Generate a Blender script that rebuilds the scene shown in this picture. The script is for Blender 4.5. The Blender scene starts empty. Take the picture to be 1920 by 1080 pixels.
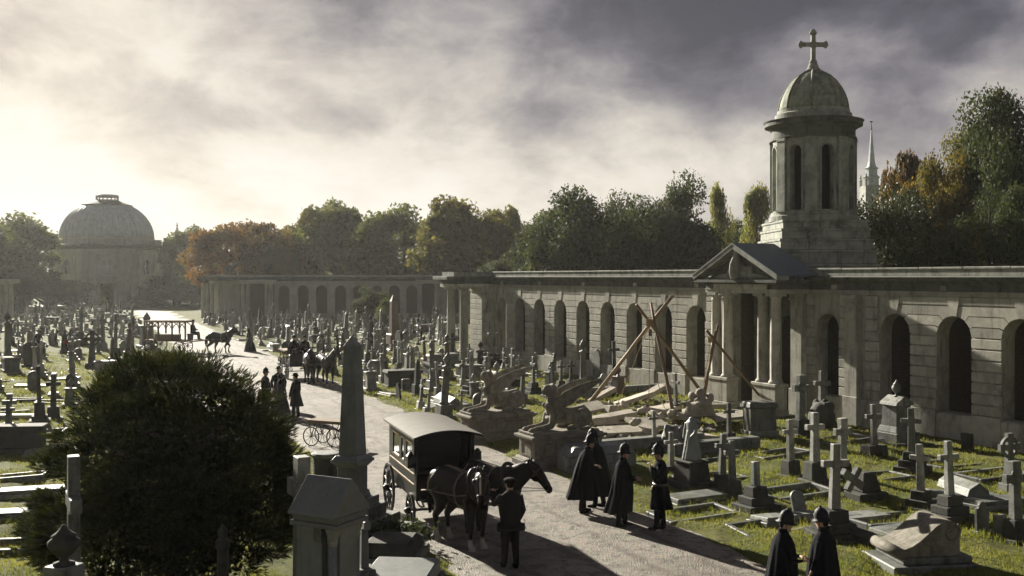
import bpy, bmesh, math, random
import numpy as np
from mathutils import Matrix, Vector, Euler
R = math.radians
rnd = random.Random(7)
SC = bpy.context.scene
COL = SC.collection
# ------------------------------------------------------------------ camera
CAMZ = 5.8
cd = bpy.data.cameras.new('camera'); cam = bpy.data.objects.new('camera', cd); COL.objects.link(cam)
cam.location = (0, 0, CAMZ); cam.rotation_euler = (R(90), 0, 0)
cd.sensor_width = 36; cd.lens = 36; cd.shift_y = -21/1920; cd.clip_end = 5000; cd.clip_start = .1
SC.camera = cam
def gp(px, py, z=0):
    """place on the ground (or at height z) that a picture point stands on"""
    Y = (CAMZ - z)*1920/(py - 519)
    return Vector(((px-960)/1920*Y, Y, z))
def at(px, Y, z=0): return Vector(((px-960)/1920*Y, Y, z))
# ------------------------------------------------------------------ light
SUN_AZ = math.atan2(-.65, 1.0)       # seen from the camera: a little left of straight ahead
SUN_EL = R(21)
S = Vector((math.sin(SUN_AZ)*math.cos(SUN_EL), math.cos(SUN_AZ)*math.cos(SUN_EL), math.sin(SUN_EL)))
sd = bpy.data.lights.new('sun', 'SUN'); sd.energy = 5.0; sd.angle = R(.9); sd.color = (1, .935, .81)
sun = bpy.data.objects.new('sun', sd); COL.objects.link(sun)
sun.rotation_euler = S.to_track_quat('Z', 'Y').to_euler()
SC.view_settings.view_transform = 'Standard'; SC.view_settings.look = 'None'
SC.view_settings.gamma = 1; SC.view_settings.exposure = 1.55; SC.view_settings.use_curve_mapping = False
SC.cycles.use_denoising = True
try: SC.cycles.denoiser = 'OPENIMAGEDENOISE'
except Exception: pass
SC.cycles.max_bounces = 6; SC.cycles.diffuse_bounces = 3; SC.cycles.glossy_bounces = 2
SC.cycles.transmission_bounces = 3; SC.cycles.transparent_max_bounces = 6; SC.cycles.volume_bounces = 0
SC.cycles.caustics_reflective = False; SC.cycles.caustics_refractive = False
SC.cycles.use_adaptive_sampling = True; SC.cycles.adaptive_threshold = .015
SC.cycles.sample_clamp_indirect = 4

class NT:
    """tiny node-tree helper"""
    def __init__(s, nt): s.nt = nt; s.n = nt.nodes; s.l = nt.links
    def node(s, t, **k):
        n = s.n.new(t)
        for a, b in k.items():
            if a in n.inputs.keys() and not hasattr(type(n), a): n.inputs[a].default_value = b
            else: setattr(n, a, b)
        return n
    def put(s, sock, v):
        if hasattr(v, 'is_linked') or hasattr(v, 'links'): s.l.new(v, sock)
        else: sock.default_value = v
    def math(s, op, a, b=None, c=None, clamp=False):
        n = s.n.new('ShaderNodeMath'); n.operation = op; n.use_clamp = clamp
        s.put(n.inputs[0], a)
        if b is not None: s.put(n.inputs[1], b)
        if c is not None: s.put(n.inputs[2], c)
        return n.outputs[0]
    def vmath(s, op, a, b=None):
        n = s.n.new('ShaderNodeVectorMath'); n.operation = op; s.put(n.inputs[0], a)
        if b is not None: s.put(n.inputs[1], b)
        return n.outputs['Value'] if op in ('DOT_PRODUCT', 'LENGTH') else n.outputs[0]
    def mix(s, f, a, b, bt='MIX'):
        n = s.n.new('ShaderNodeMix'); n.data_type = 'RGBA'; n.blend_type = bt
        s.put(n.inputs[0], f); s.put(n.inputs[6], a); s.put(n.inputs[7], b)
        return n.outputs[2]
    def noise(s, vec, scale, detail=4, rough=.55, dist=0):
        n = s.n.new('ShaderNodeTexNoise'); s.put(n.inputs['Vector'], vec)
        n.inputs['Scale'].default_value = scale; n.inputs['Detail'].default_value = detail
        n.inputs['Roughness'].default_value = rough; n.inputs['Distortion'].default_value = dist
        return n.outputs[0]
    def ramp(s, f, stops, interp='LINEAR'):
        n = s.n.new('ShaderNodeValToRGB'); s.put(n.inputs[0], f); cr = n.color_ramp; cr.interpolation = interp
        while len(cr.elements) < len(stops): cr.elements.new(.5)
        for e, (p, c) in zip(cr.elements, stops):
            e.position = p; e.color = (c, c, c, 1) if isinstance(c, (int, float)) else (*c, 1)
        return n.outputs[0]
    def maprange(s, v, a, b, c=0, d=1, smooth=True):
        n = s.n.new('ShaderNodeMapRange'); n.interpolation_type = 'SMOOTHSTEP' if smooth else 'LINEAR'
        s.put(n.inputs[0], v)
        for i, x in enumerate((a, b, c, d)): n.inputs[i+1].default_value = x
        return n.outputs[0]
    def sep(s, v): n = s.n.new('ShaderNodeSeparateXYZ'); s.put(n.inputs[0], v); return n.outputs
    def comb(s, x, y, z):
        n = s.n.new('ShaderNodeCombineXYZ')
        for i, v in enumerate((x, y, z)): s.put(n.inputs[i], v)
        return n.outputs[0]

# ------------------------------------------------------------------ sky: clearing rain clouds with the sun behind them
W = bpy.data.worlds.new('World'); SC.world = W; W.use_nodes = True
def make_world():
    t = NT(W.node_tree); t.n.clear()
    sky = t.n.new('ShaderNodeTexSky'); sky.sky_type = 'NISHITA'; sky.sun_disc = False
    sky.sun_elevation = SUN_EL; sky.sun_rotation = SUN_AZ
    sky.air_density = 1.4; sky.dust_density = 3.0
    d = t.vmath('NORMALIZE', t.n.new('ShaderNodeTexCoord').outputs['Generated'])
    x, y, z = t.sep(d)
    zz = t.math('MAXIMUM', z, 0)
    inv = t.math('DIVIDE', 1, t.math('ADD', zz, .16))
    p = t.comb(t.math('MULTIPLY', x, inv), t.math('MULTIPLY', y, inv), 3.7)
    dq = t.vmath('ADD', t.vmath('MULTIPLY', d, (1, 1, 1.75)), (SKX, .4, .1))
    n1 = t.noise(dq, 3.4, 9, .52, .12)
    n2 = t.noise(t.vmath('ADD', dq, (5.2, 1.3, 2.2)), 7.5, 12, .62, .30)
    n3 = t.noise(dq, 1.6, 3, .5, .1)
    puff = t.math('SUBTRACT', 1, t.math('ABSOLUTE', t.math('SUBTRACT', t.math('MULTIPLY', n2, 2.6), 1.3)))
    cl = t.math('ADD', t.math('ADD', t.math('MULTIPLY', t.maprange(n1, .38, .62), .50), t.math('MULTIPLY', puff, .34)), t.math('MULTIPLY', t.maprange(n3, .30, .70), .30))
    # the sun glows through the cloud: widest towards the low sun, fading all round the horizon
    G = Vector((-.45, 1, .19)).normalized()
    c = t.math('MAXIMUM', t.vmath('DOT_PRODUCT', d, tuple(G)), 0)
    glow = t.math('ADD', t.math('MULTIPLY', t.math('POWER', c, 60), .36), t.math('MULTIPLY', t.math('POWER', c, 9), .12))
    dark = t.math('MULTIPLY', t.maprange(zz, .09, .30), .36)
    hor = t.math('MULTIPLY', t.math('POWER', t.math('SUBTRACT', 1, t.math('MINIMUM', t.math('MULTIPLY', zz, 4.4), 1)), 1.3), .36)
    side = t.math('MULTIPLY', t.math('POWER', c, 4), hor)
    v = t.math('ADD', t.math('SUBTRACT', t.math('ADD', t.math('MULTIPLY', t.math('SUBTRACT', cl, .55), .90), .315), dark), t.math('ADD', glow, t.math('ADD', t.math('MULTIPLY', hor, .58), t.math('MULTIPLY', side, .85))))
    col = t.ramp(v, [(0, (.066, .066, .092)), (.16, (.125, .120, .155)), (.32, (.230, .216, .248)), (.48, (.385, .358, .368)), (.64, (.60, .56, .52)), (.82, (.86, .80, .71)), (1, (.97, .93, .86))])
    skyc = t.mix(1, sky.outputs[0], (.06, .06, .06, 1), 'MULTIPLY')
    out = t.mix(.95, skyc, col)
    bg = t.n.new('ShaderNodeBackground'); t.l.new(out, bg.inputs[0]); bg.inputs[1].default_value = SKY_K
    o = t.n.new('ShaderNodeOutputWorld'); t.l.new(bg.outputs[0], o.inputs[0])
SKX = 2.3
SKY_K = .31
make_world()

# ------------------------------------------------------------------ materials
MAT = {}
def newmat(name):
    m = bpy.data.materials.new(name); m.use_nodes = True; t = NT(m.node_tree); t.n.clear()
    o = t.n.new('ShaderNodeOutputMaterial'); MAT[name] = m
    return m, t, o
def principled(t, o, col, rough=.85, spec=.3, bump=None, bstr=.3, bdist=.02, metal=0):
    b = t.n.new('ShaderNodeBsdfPrincipled'); t.put(b.inputs['Base Color'], col); t.put(b.inputs['Roughness'], rough)
    b.inputs['Specular IOR Level'].default_value = spec; b.inputs['Metallic'].default_value = metal
    if bump is not None:
        bn = t.n.new('ShaderNodeBump'); bn.inputs['Strength'].default_value = bstr; bn.inputs['Distance'].default_value = bdist
        t.put(bn.inputs['Height'], bump); t.l.new(bn.outputs[0], b.inputs['Normal'])
    t.l.new(b.outputs[0], o.inputs[0]); return b
def c4(c): return (*c, 1)
def stone(name, base, dark, moss=(.055, .062, .03), stain=.5, mossy=.35, scale=1.0, rough=.85, spec=.25, bstr=.5, rand=.45, lichen=.25):
    m, t, o = newmat(name)
    P = t.n.new('ShaderNodeNewGeometry').outputs['Position']
    rd = t.n.new('ShaderNodeObjectInfo').outputs['Random']
    nz = t.sep(t.n.new('ShaderNodeNewGeometry').outputs['Normal'])[2]
    big = t.noise(t.vmath('ADD', P, t.comb(t.math('MULTIPLY', rd, 37), 0, 0)), 2.0*scale, 6, .65, .6)
    fine = t.noise(P, 14*scale, 5, .65)
    streak = t.noise(t.vmath('MULTIPLY', P, (1, 1, .16)), 5*scale, 4, .6, .3)
    col = t.mix(t.maprange(big, .38, .68, 0, 1), c4(base), c4(dark))
    col = t.mix(t.math('MULTIPLY', t.maprange(streak, .5, .72), stain), col, c4([x*.35 for x in dark]))
    col = t.mix(t.math('MULTIPLY', t.maprange(fine, .45, .75), .35), col, c4([min(1, x*1.25) for x in base]))
    ms = t.math('MULTIPLY', t.math('MULTIPLY', t.maprange(t.noise(P, 2.6*scale, 4, .6), .47, .66), t.maprange(nz, .2, .9, .35, 1)), mossy)
    col = t.mix(ms, col, c4(moss))
    li = t.n.new('ShaderNodeTexVoronoi'); t.put(li.inputs['Vector'], P); li.inputs['Scale'].default_value = 9*scale
    lm = t.math('MULTIPLY', t.math('MULTIPLY', t.maprange(li.outputs['Distance'], .28, .16), t.maprange(big, .5, .6)), lichen)
    col = t.mix(lm, col, c4([min(.6, x*1.5+.04) for x in base]))
    tint = t.math('ADD', 1-rand/2, t.math('MULTIPLY', rd, rand))
    col = t.mix(1, col, t.comb(tint, tint, tint), 'MULTIPLY')
    h = t.math('ADD', t.math('MULTIPLY', fine, .6), t.math('MULTIPLY', t.noise(P, 45*scale, 3, .6), .4))
    principled(t, o, col, rough, spec, h, bstr, .02)
    return m
stone('bath_stone', (.40, .39, .33), (.27, .262, .222), stain=.65, mossy=.12, scale=.8, rand=.36, lichen=.1)
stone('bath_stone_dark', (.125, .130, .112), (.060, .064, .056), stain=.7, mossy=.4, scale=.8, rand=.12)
stone('tower_stone', (.30, .308, .262), (.150, .158, .138), stain=.7, mossy=.3, scale=.7, rand=.12)
stone('pale_stone', (.27, .268, .238), (.115, .118, .105), mossy=.45, stain=.85, rand=.7, lichen=.55, rough=.6, spec=.45)
stone('grey_stone', (.165, .170, .152), (.060, .066, .058), mossy=.6, stain=.8, rand=.75, lichen=.5, rough=.6, spec=.45)
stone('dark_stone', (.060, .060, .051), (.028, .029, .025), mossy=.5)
stone('red_granite', (.11, .074, .060), (.07, .047, .039), mossy=.2, stain=.3, rough=.45, spec=.5)
stone('granite', (.175, .185, .175), (.112, .120, .113), mossy=.1, stain=.35, rough=.5, spec=.5, bstr=.25)
stone('statue_stone', (.225, .205, .165), (.112, .102, .082), mossy=.25, stain=.45, scale=1.6, bstr=.4)
stone('broken_marble', (.42, .38, .31), (.26, .235, .19), mossy=.1, stain=.3)
stone('dome_stone', (.28, .30, .23), (.110, .122, .095), stain=.6, mossy=.3, scale=.9, rand=.05)
stone('far_stone', (.42, .41, .35), (.30, .295, .25), stain=.4, mossy=.1, scale=.35, rand=.1)
stone('lead_dome', (.42, .48, .48), (.28, .33, .33), stain=.5, mossy=.1, scale=.4, rand=.05, rough=.55)
def plain(name, col, rough=.7, spec=.3, metal=0, var=.35, scale=8, bstr=.2):
    m, t, o = newmat(name); P = t.n.new('ShaderNodeNewGeometry').outputs['Position']
    n = t.noise(P, scale, 4, .6); f = t.math('ADD', 1-var/2, t.math('MULTIPLY', n, var))
    principled(t, o, t.mix(1, c4(col), t.comb(f, f, f), 'MULTIPLY'), rough, spec, n, bstr, .01, metal); return m
plain('slate', (.11, .13, .14), .6, .4, scale=3)
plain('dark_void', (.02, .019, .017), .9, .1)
plain('black_paint', (.004, .004, .004), .45, .25, var=.5, scale=5)
plain('roof_canvas', (.085, .078, .062), .75, .3, var=.9, scale=3.5, bstr=.5)
plain('gold_line', (.30, .19, .08), .4, .5)
plain('wood', (.17, .115, .065), .8, .3, var=.8, scale=18)
plain('pale_wood', (.25, .19, .125), .75, .3, var=.7, scale=12)
plain('rope', (.30, .22, .12), .9, .1, scale=30)
plain('iron', (.03, .028, .026), .55, .5, scale=20)
plain('steel', (.35, .34, .32), .3, .6, metal=.8)
plain('police_cloth', (.0055, .0065, .009), .9, .06, var=.9, scale=14, bstr=.5)
plain('coat_black', (.006, .0055, .0055), .9, .06, var=.9, scale=14, bstr=.5)
plain('coat_brown', (.014, .012, .011), .9, .06, var=.6, scale=10)
plain('trousers', (.007, .007, .008), .9, .06)
plain('skin', (.42, .27, .19), .6, .35, var=.2)
plain('hair', (.010, .007, .005), .8, .1)
plain('helmet_felt', (.006, .0065, .0085), .6, .25)
plain('leather', (.022, .016, .012), .45, .5)
plain('white_strap', (.22, .17, .13), .55, .4)
plain('glass_dark', (.02, .022, .022), .08, .6)
plain('white_cloth', (.55, .50, .42), .8, .2)
plain('flowers_red', (.35, .03, .02), .7, .2)
plain('bark', (.06, .05, .038), .95, .1, var=.8, scale=6, bstr=.8)
def brick_mat():
    m, t, o = newmat('brick'); P = t.n.new('ShaderNodeTexCoord').outputs['Object']
    x, y, z = t.sep(P)
    b = t.n.new('ShaderNodeTexBrick'); t.put(b.inputs['Vector'], t.comb(t.math('ADD', x, y), z, 0))
    b.inputs['Scale'].default_value = 4; b.inputs['Color1'].default_value = (.13, .108, .085, 1); b.inputs['Color2'].default_value = (.18, .142, .108, 1)
    b.inputs['Mortar'].default_value = (.07, .064, .056, 1); b.inputs['Mortar Size'].default_value = .025
    principled(t, o, b.outputs[0], .9, .2, b.outputs['Fac'], .5, -.02)
brick_mat()
def horse_mat(name, col, sock=0, blaze=False):
    m, t, o = newmat(name); C = t.n.new('ShaderNodeTexCoord').outputs['Object']; x, y, z = t.sep(C)
    n = t.noise(C, 6, 4, .6)
    c = t.mix(n, c4(col), c4([v*1.8 for v in col]))
    if sock: c = t.mix(t.maprange(t.math('ADD', z, t.math('MULTIPLY', n, .1)), sock, sock-.08), c, (.42, .38, .32, 1))
    b = principled(t, o, c, .5, .16, n, .1, .01)
horse_mat('horse_brown', (.0085, .006, .0045)); horse_mat('horse_bay', (.0085, .006, .0045), .34); horse_mat('horse_dark', (.006, .005, .0045), .22)
def leaf_mat(name, cols, trans=.45, nscale=.35, rough=.7, spec=.12):
    m, t, o = newmat(name); P = t.n.new('ShaderNodeNewGeometry').outputs['Position']
    n = t.noise(P, nscale, 3, .6); n2 = t.noise(P, nscale*9, 2, .6)
    f = t.math('ADD', t.math('MULTIPLY', n, .65), t.math('MULTIPLY', n2, .35))
    k = len(cols); st = [(.30+.40*i/(k-1), c) for i, c in enumerate(cols)]
    c = t.ramp(f, st)
    d = t.n.new('ShaderNodeBsdfPrincipled'); t.l.new(c, d.inputs['Base Color']); d.inputs['Roughness'].default_value = rough; d.inputs['Specular IOR Level'].default_value = spec
    tr = t.n.new('ShaderNodeBsdfTranslucent'); t.l.new(t.mix(1, c, (1.35, 1.3, .75, 1), 'MULTIPLY'), tr.inputs[0])
    mx = t.n.new('ShaderNodeMixShader'); mx.inputs[0].default_value = trans
    t.l.new(d.outputs[0], mx.inputs[1]); t.l.new(tr.outputs[0], mx.inputs[2]); t.l.new(mx.outputs[0], o.inputs[0])
leaf_mat('leaf_green', [(.038, .052, .020), (.078, .096, .032), (.125, .125, .042)])
leaf_mat('leaf_olive', [(.048, .056, .020), (.098, .098, .032), (.16, .122, .040)])
leaf_mat('leaf_dark', [(.020, .029, .014), (.040, .054, .023), (.066, .078, .032)], .35)
leaf_mat('leaf_orange', [(.060, .050, .018), (.13, .072, .024), (.19, .085, .025)], .45)
leaf_mat('leaf_rust', [(.045, .042, .017), (.10, .062, .022), (.17, .085, .024)], .45)
leaf_mat('leaf_gold', [(.040, .046, .016), (.095, .078, .020), (.22, .125, .025)], .5)
leaf_mat('leaf_poplar', [(.085, .10, .035), (.15, .155, .055), (.23, .205, .08)], .5)
leaf_mat('leaf_holly', [(.016, .024, .012), (.035, .045, .02), (.06, .07, .03)], .25, .6, .5, .15)
leaf_mat('leaf_yew', [(.006, .009, .004), (.014, .019, .007), (.042, .046, .013)], .40, 1.2, .8, .03)
leaf_mat('grass_blade', [(.075, .092, .022), (.135, .145, .036), (.20, .18, .06)], .55, .8, .7, .1)
def ground_mats():
    m, t, o = newmat('turf'); P = t.n.new('ShaderNodeNewGeometry').outputs['Position']
    n = t.noise(P, .5, 5, .6, .4); f = t.noise(P, 7, 5, .7)
    c = t.mix(t.maprange(n, .35, .68), (.085, .105, .024, 1), (.135, .128, .040, 1))
    c = t.mix(t.maprange(f, .4, .7), c, (.055, .062, .018, 1))
    c = t.mix(t.maprange(t.noise(P, 1.7, 4, .6), .60, .72), c, (.085, .062, .038, 1))
    h = t.math('ADD', t.math('MULTIPLY', f, .6), t.math('MULTIPLY', t.noise(P, 30, 3, .7), .4))
    principled(t, o, c, .95, .1, h, .9, .06)
    m, t, o = newmat('gravel'); P = t.n.new('ShaderNodeNewGeometry').outputs['Position']
    n = t.noise(P, .45, 5, .6, .5); g = t.n.new('ShaderNodeTexVoronoi'); t.put(g.inputs['Vector'], P); g.inputs['Scale'].default_value = 34
    c = t.mix(t.maprange(n, .35, .65), (.30, .265, .215, 1), (.18, .157, .125, 1))
    c = t.mix(t.math('MULTIPLY', t.maprange(t.noise(P, 3.2, 5, .7, .3), .48, .62), .75), c, (.085, .073, .057, 1))
    c = t.mix(.35, c, t.mix(1, c, g.outputs['Color'], 'MULTIPLY'))
    gx, gy, gz_ = t.sep(P); q = t.math('ADD', t.math('SUBTRACT', t.math('ADD', gx, t.math('MULTIPLY', gy, .413)), 10.4), t.math('MULTIPLY', t.math('SUBTRACT', n, .5), 1.2))
    for k in (-1.75, -.35, .85, 2.2):      # wheel ruts wandering along the avenue
        rt = t.maprange(t.math('ABSOLUTE', t.math('SUBTRACT', q, k)), .20, .04)
        c = t.mix(t.math('MULTIPLY', t.math('MULTIPLY', rt, t.maprange(t.noise(P, 1.1, 3, .6), .34, .56)), .8), c, (.085, .070, .052, 1))
    h = t.math('ADD', t.math('MULTIPLY', t.noise(P, 9, 6, .7), .7), t.math('MULTIPLY', g.outputs['Distance'], .4))
    h = t.math('ADD', h, t.math('MULTIPLY', t.noise(P, 2.2, 3, .6), .8))
    principled(t, o, c, .72, .38, h, 1.0, .06)
ground_mats()

# ------------------------------------------------------------------ mesh helpers
class MB:
    def __init__(s): s.v = []; s.f = []; s.mi = []; s.cur = 0; s.M = None
    def add(s, vs, fs):
        b = len(s.v)
        if s.M is not None: vs = [tuple(s.M @ Vector(v)) for v in vs]
        s.v += [tuple(v) for v in vs]; s.f += [tuple(i+b for i in f) for f in fs]; s.mi += [s.cur]*len(fs); return s
    def box(s, cx, cy, z0, sx, sy, h, tx=1, ty=None):
        ty = tx if ty is None else ty; a, b = sx/2, sy/2; z1 = z0+h
        return s.add([(cx-a, cy-b, z0), (cx+a, cy-b, z0), (cx+a, cy+b, z0), (cx-a, cy+b, z0), (cx-a*tx, cy-b*ty, z1), (cx+a*tx, cy-b*ty, z1), (cx+a*tx, cy+b*ty, z1), (cx-a*tx, cy+b*ty, z1)],
              [(0, 3, 2, 1), (4, 5, 6, 7), (0, 1, 5, 4), (1, 2, 6, 5), (2, 3, 7, 6), (3, 0, 4, 7)])
    def bx(s, x0, x1, y0, y1, z0, z1): return s.box((x0+x1)/2, (y0+y1)/2, z0, x1-x0, y1-y0, z1-z0)
    def prism(s, pts, d0, d1, axis='y'):
        """pts counter-clockwise in (a, z); extruded along the other axis"""
        n = len(pts)
        mk = (lambda p, d: (p[0], d, p[1])) if axis == 'y' else ((lambda p, d: (d, p[0], p[1])) if axis == 'x' else (lambda p, d: (p[0], p[1], d)))
        vs = [mk(p, d0) for p in pts]+[mk(p, d1) for p in pts]
        fs = [tuple(range(n)), tuple(range(2*n-1, n-1, -1))]+[(i, i+n, (i+1) % n+n, (i+1) % n) for i in range(n)]
        if axis == 'x': fs = [tuple(reversed(f)) for f in fs]
        if axis == 'z': fs = [tuple(reversed(f)) for f in fs]
        return s.add(vs, fs)
    def lathe(s, prof, n=16, c=(0, 0, 0), sx=1, sy=1, a0=0):
        vs = []; fs = []; k = len(prof)
        for i in range(n):
            a = a0+2*math.pi*i/n
            for r, z in prof: vs.append((c[0]+r*sx*math.cos(a), c[1]+r*sy*math.sin(a), c[2]+z))
        for i in range(n):
            j = (i+1) % n
            for q in range(k-1): fs.append((i*k+q, j*k+q, j*k+q+1, i*k+q+1))
        fs.append(tuple(i*k for i in reversed(range(n)))); fs.append(tuple(i*k+k-1 for i in range(n)))
        return s.add(vs, fs)
    def tube(s, pts, rs, n=8, rb=None, cap=True):
        """rs: radius per point; rb: second radius (along the up-ish axis) per point"""
        pts = [Vector(p) for p in pts]; k = len(pts)
        if isinstance(rs, (int, float)): rs = [rs]*k
        rb = rs if rb is None else rb
        vs = []; fs = []; up = None
        for i, p in enumerate(pts):
            t = (pts[min(i+1, k-1)]-pts[max(i-1, 0)]).normalized()
            if up is None: up = Vector((0, 1, 0)) if abs(t.y) < .9 else Vector((1, 0, 0))
            sd_ = (up-t*up.dot(t)).normalized(); up = sd_; u2 = t.cross(sd_)
            for j in range(n):
                a = 2*math.pi*j/n; vs.append(p+sd_*(math.cos(a)*rs[i])+u2*(math.sin(a)*rb[i]))
        for i in range(k-1):
            for j in range(n): fs.append((i*n+j, i*n+(j+1) % n, (i+1)*n+(j+1) % n, (i+1)*n+j))
        if cap: fs.append(tuple(reversed(range(n)))); fs.append(tuple(range((k-1)*n, k*n)))
        return s.add(vs, fs)
    def ell(s, c, r, n=12, m=8):
        if isinstance(r, (int, float)): r = (r, r, r)
        prof = [(math.sin(math.pi*i/m), -math.cos(math.pi*i/m)) for i in range(1, m)]
        vs = [(c[0], c[1], c[2]-r[2])]; fs = []
        for pr, pz in prof:
            for j in range(n):
                a = 2*math.pi*j/n; vs.append((c[0]+r[0]*pr*math.cos(a), c[1]+r[1]*pr*math.sin(a), c[2]+r[2]*pz))
        vs.append((c[0], c[1], c[2]+r[2])); L = len(vs)-1
        for j in range(n): fs.append((0, 1+(j+1) % n, 1+j)); fs.append((L, L-n+j, L-n+(j+1) % n))
        for i in range(m-2):
            for j in range(n): a = 1+i*n; fs.append((a+j, a+(j+1) % n, a+n+(j+1) % n, a+n+j))
        return s.add(vs, fs)
    def mesh(s, name, mat=None, smooth=False, bevel=0, jitter=0):
        me = bpy.data.meshes.new(name); me.from_pydata(s.v, [], s.f)
        for m in (mat if isinstance(mat, (list, tuple)) else [mat]):
            if m: me.materials.append(MAT[m])
        if any(s.mi): me.polygons.foreach_set('material_index', s.mi)
        if bevel or jitter:
            b = bmesh.new(); b.from_mesh(me)
            if bevel: bmesh.ops.bevel(b, geom=[e for e in b.edges if e.is_manifold and e.calc_face_angle(0) > .5], offset=bevel, segments=1, affect='EDGES', clamp_overlap=True)
            if jitter:
                for v in b.verts: v.co += Vector((rnd.gauss(0, jitter), rnd.gauss(0, jitter), rnd.gauss(0, jitter)))
            b.to_mesh(me); b.free()
        if smooth: me.polygons.foreach_set('use_smooth', [True]*len(me.polygons))
        me.update(); return me
    def build(s, name, mat, parent=None, loc=None, rz=0, **k):
        return obj(name, s.mesh(name, mat, **k), parent, loc, rz)
def obj(name, me, parent=None, loc=None, rz=0, mat=None):
    o = bpy.data.objects.new(name, me); COL.objects.link(o)
    if parent is not None: o.parent = parent
    if loc is not None: o.location = loc
    if rz: o.rotation_euler.z = rz
    if mat:
        o.material_slots[0].link = 'OBJECT'; o.material_slots[0].material = MAT[mat]
    return o
def tag(o, label=None, cat=None, group=None, kind=None):
    if label: o['label'] = label
    if cat: o['category'] = cat
    if group: o['group'] = group
    if kind: o['kind'] = kind
    return o
def thing(name, label, cat, loc=(0, 0, 0), rz=0, group=None, s=1):
    o = bpy.data.objects.new(name, None); COL.objects.link(o); o.location = loc; o.rotation_euler.z = rz; o.scale = (s, s, s)
    o.empty_display_size = .1
    return tag(o, label, cat, group, 'thing')
def remesh(me, voxel, smooth=3, mats=None, classify=None, target=None):
    """grow one continuous skin over overlapping volumes"""
    o = bpy.data.objects.new('tmp', me); COL.objects.link(o)
    m = o.modifiers.new('r', 'REMESH'); m.mode = 'VOXEL'; m.voxel_size = voxel
    m = o.modifiers.new('s', 'SMOOTH'); m.iterations = smooth; m.factor = .5
    if target: m = o.modifiers.new('d', 'DECIMATE'); m.ratio = target
    dg = bpy.context.evaluated_depsgraph_get(); new = bpy.data.meshes.new_from_object(o.evaluated_get(dg), depsgraph=dg)
    new.name = me.name; bpy.data.objects.remove(o)
    new.materials.clear()
    for x in (mats or []): new.materials.append(MAT[x])
    if classify:
        new.polygons.foreach_set('material_index', [classify(p.center) for p in new.polygons])
    new.polygons.foreach_set('use_smooth', [True]*len(new.polygons)); new.update(); return new
def np_mesh(name, verts, nper, mat):
    """verts: (N*nper,3) array, each run of nper verts is one face"""
    me = bpy.data.meshes.new(name); n = len(verts)//nper
    me.vertices.add(n*nper); me.vertices.foreach_set('co', verts.astype(np.float32).ravel())
    me.loops.add(n*nper); me.loops.foreach_set('vertex_index', np.arange(n*nper, dtype=np.int32))
    me.polygons.add(n); me.polygons.foreach_set('loop_start', np.arange(0, n*nper, nper, dtype=np.int32))
    me.materials.append(MAT[mat]); me.update(calc_edges=True); me.validate(); return me
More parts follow.
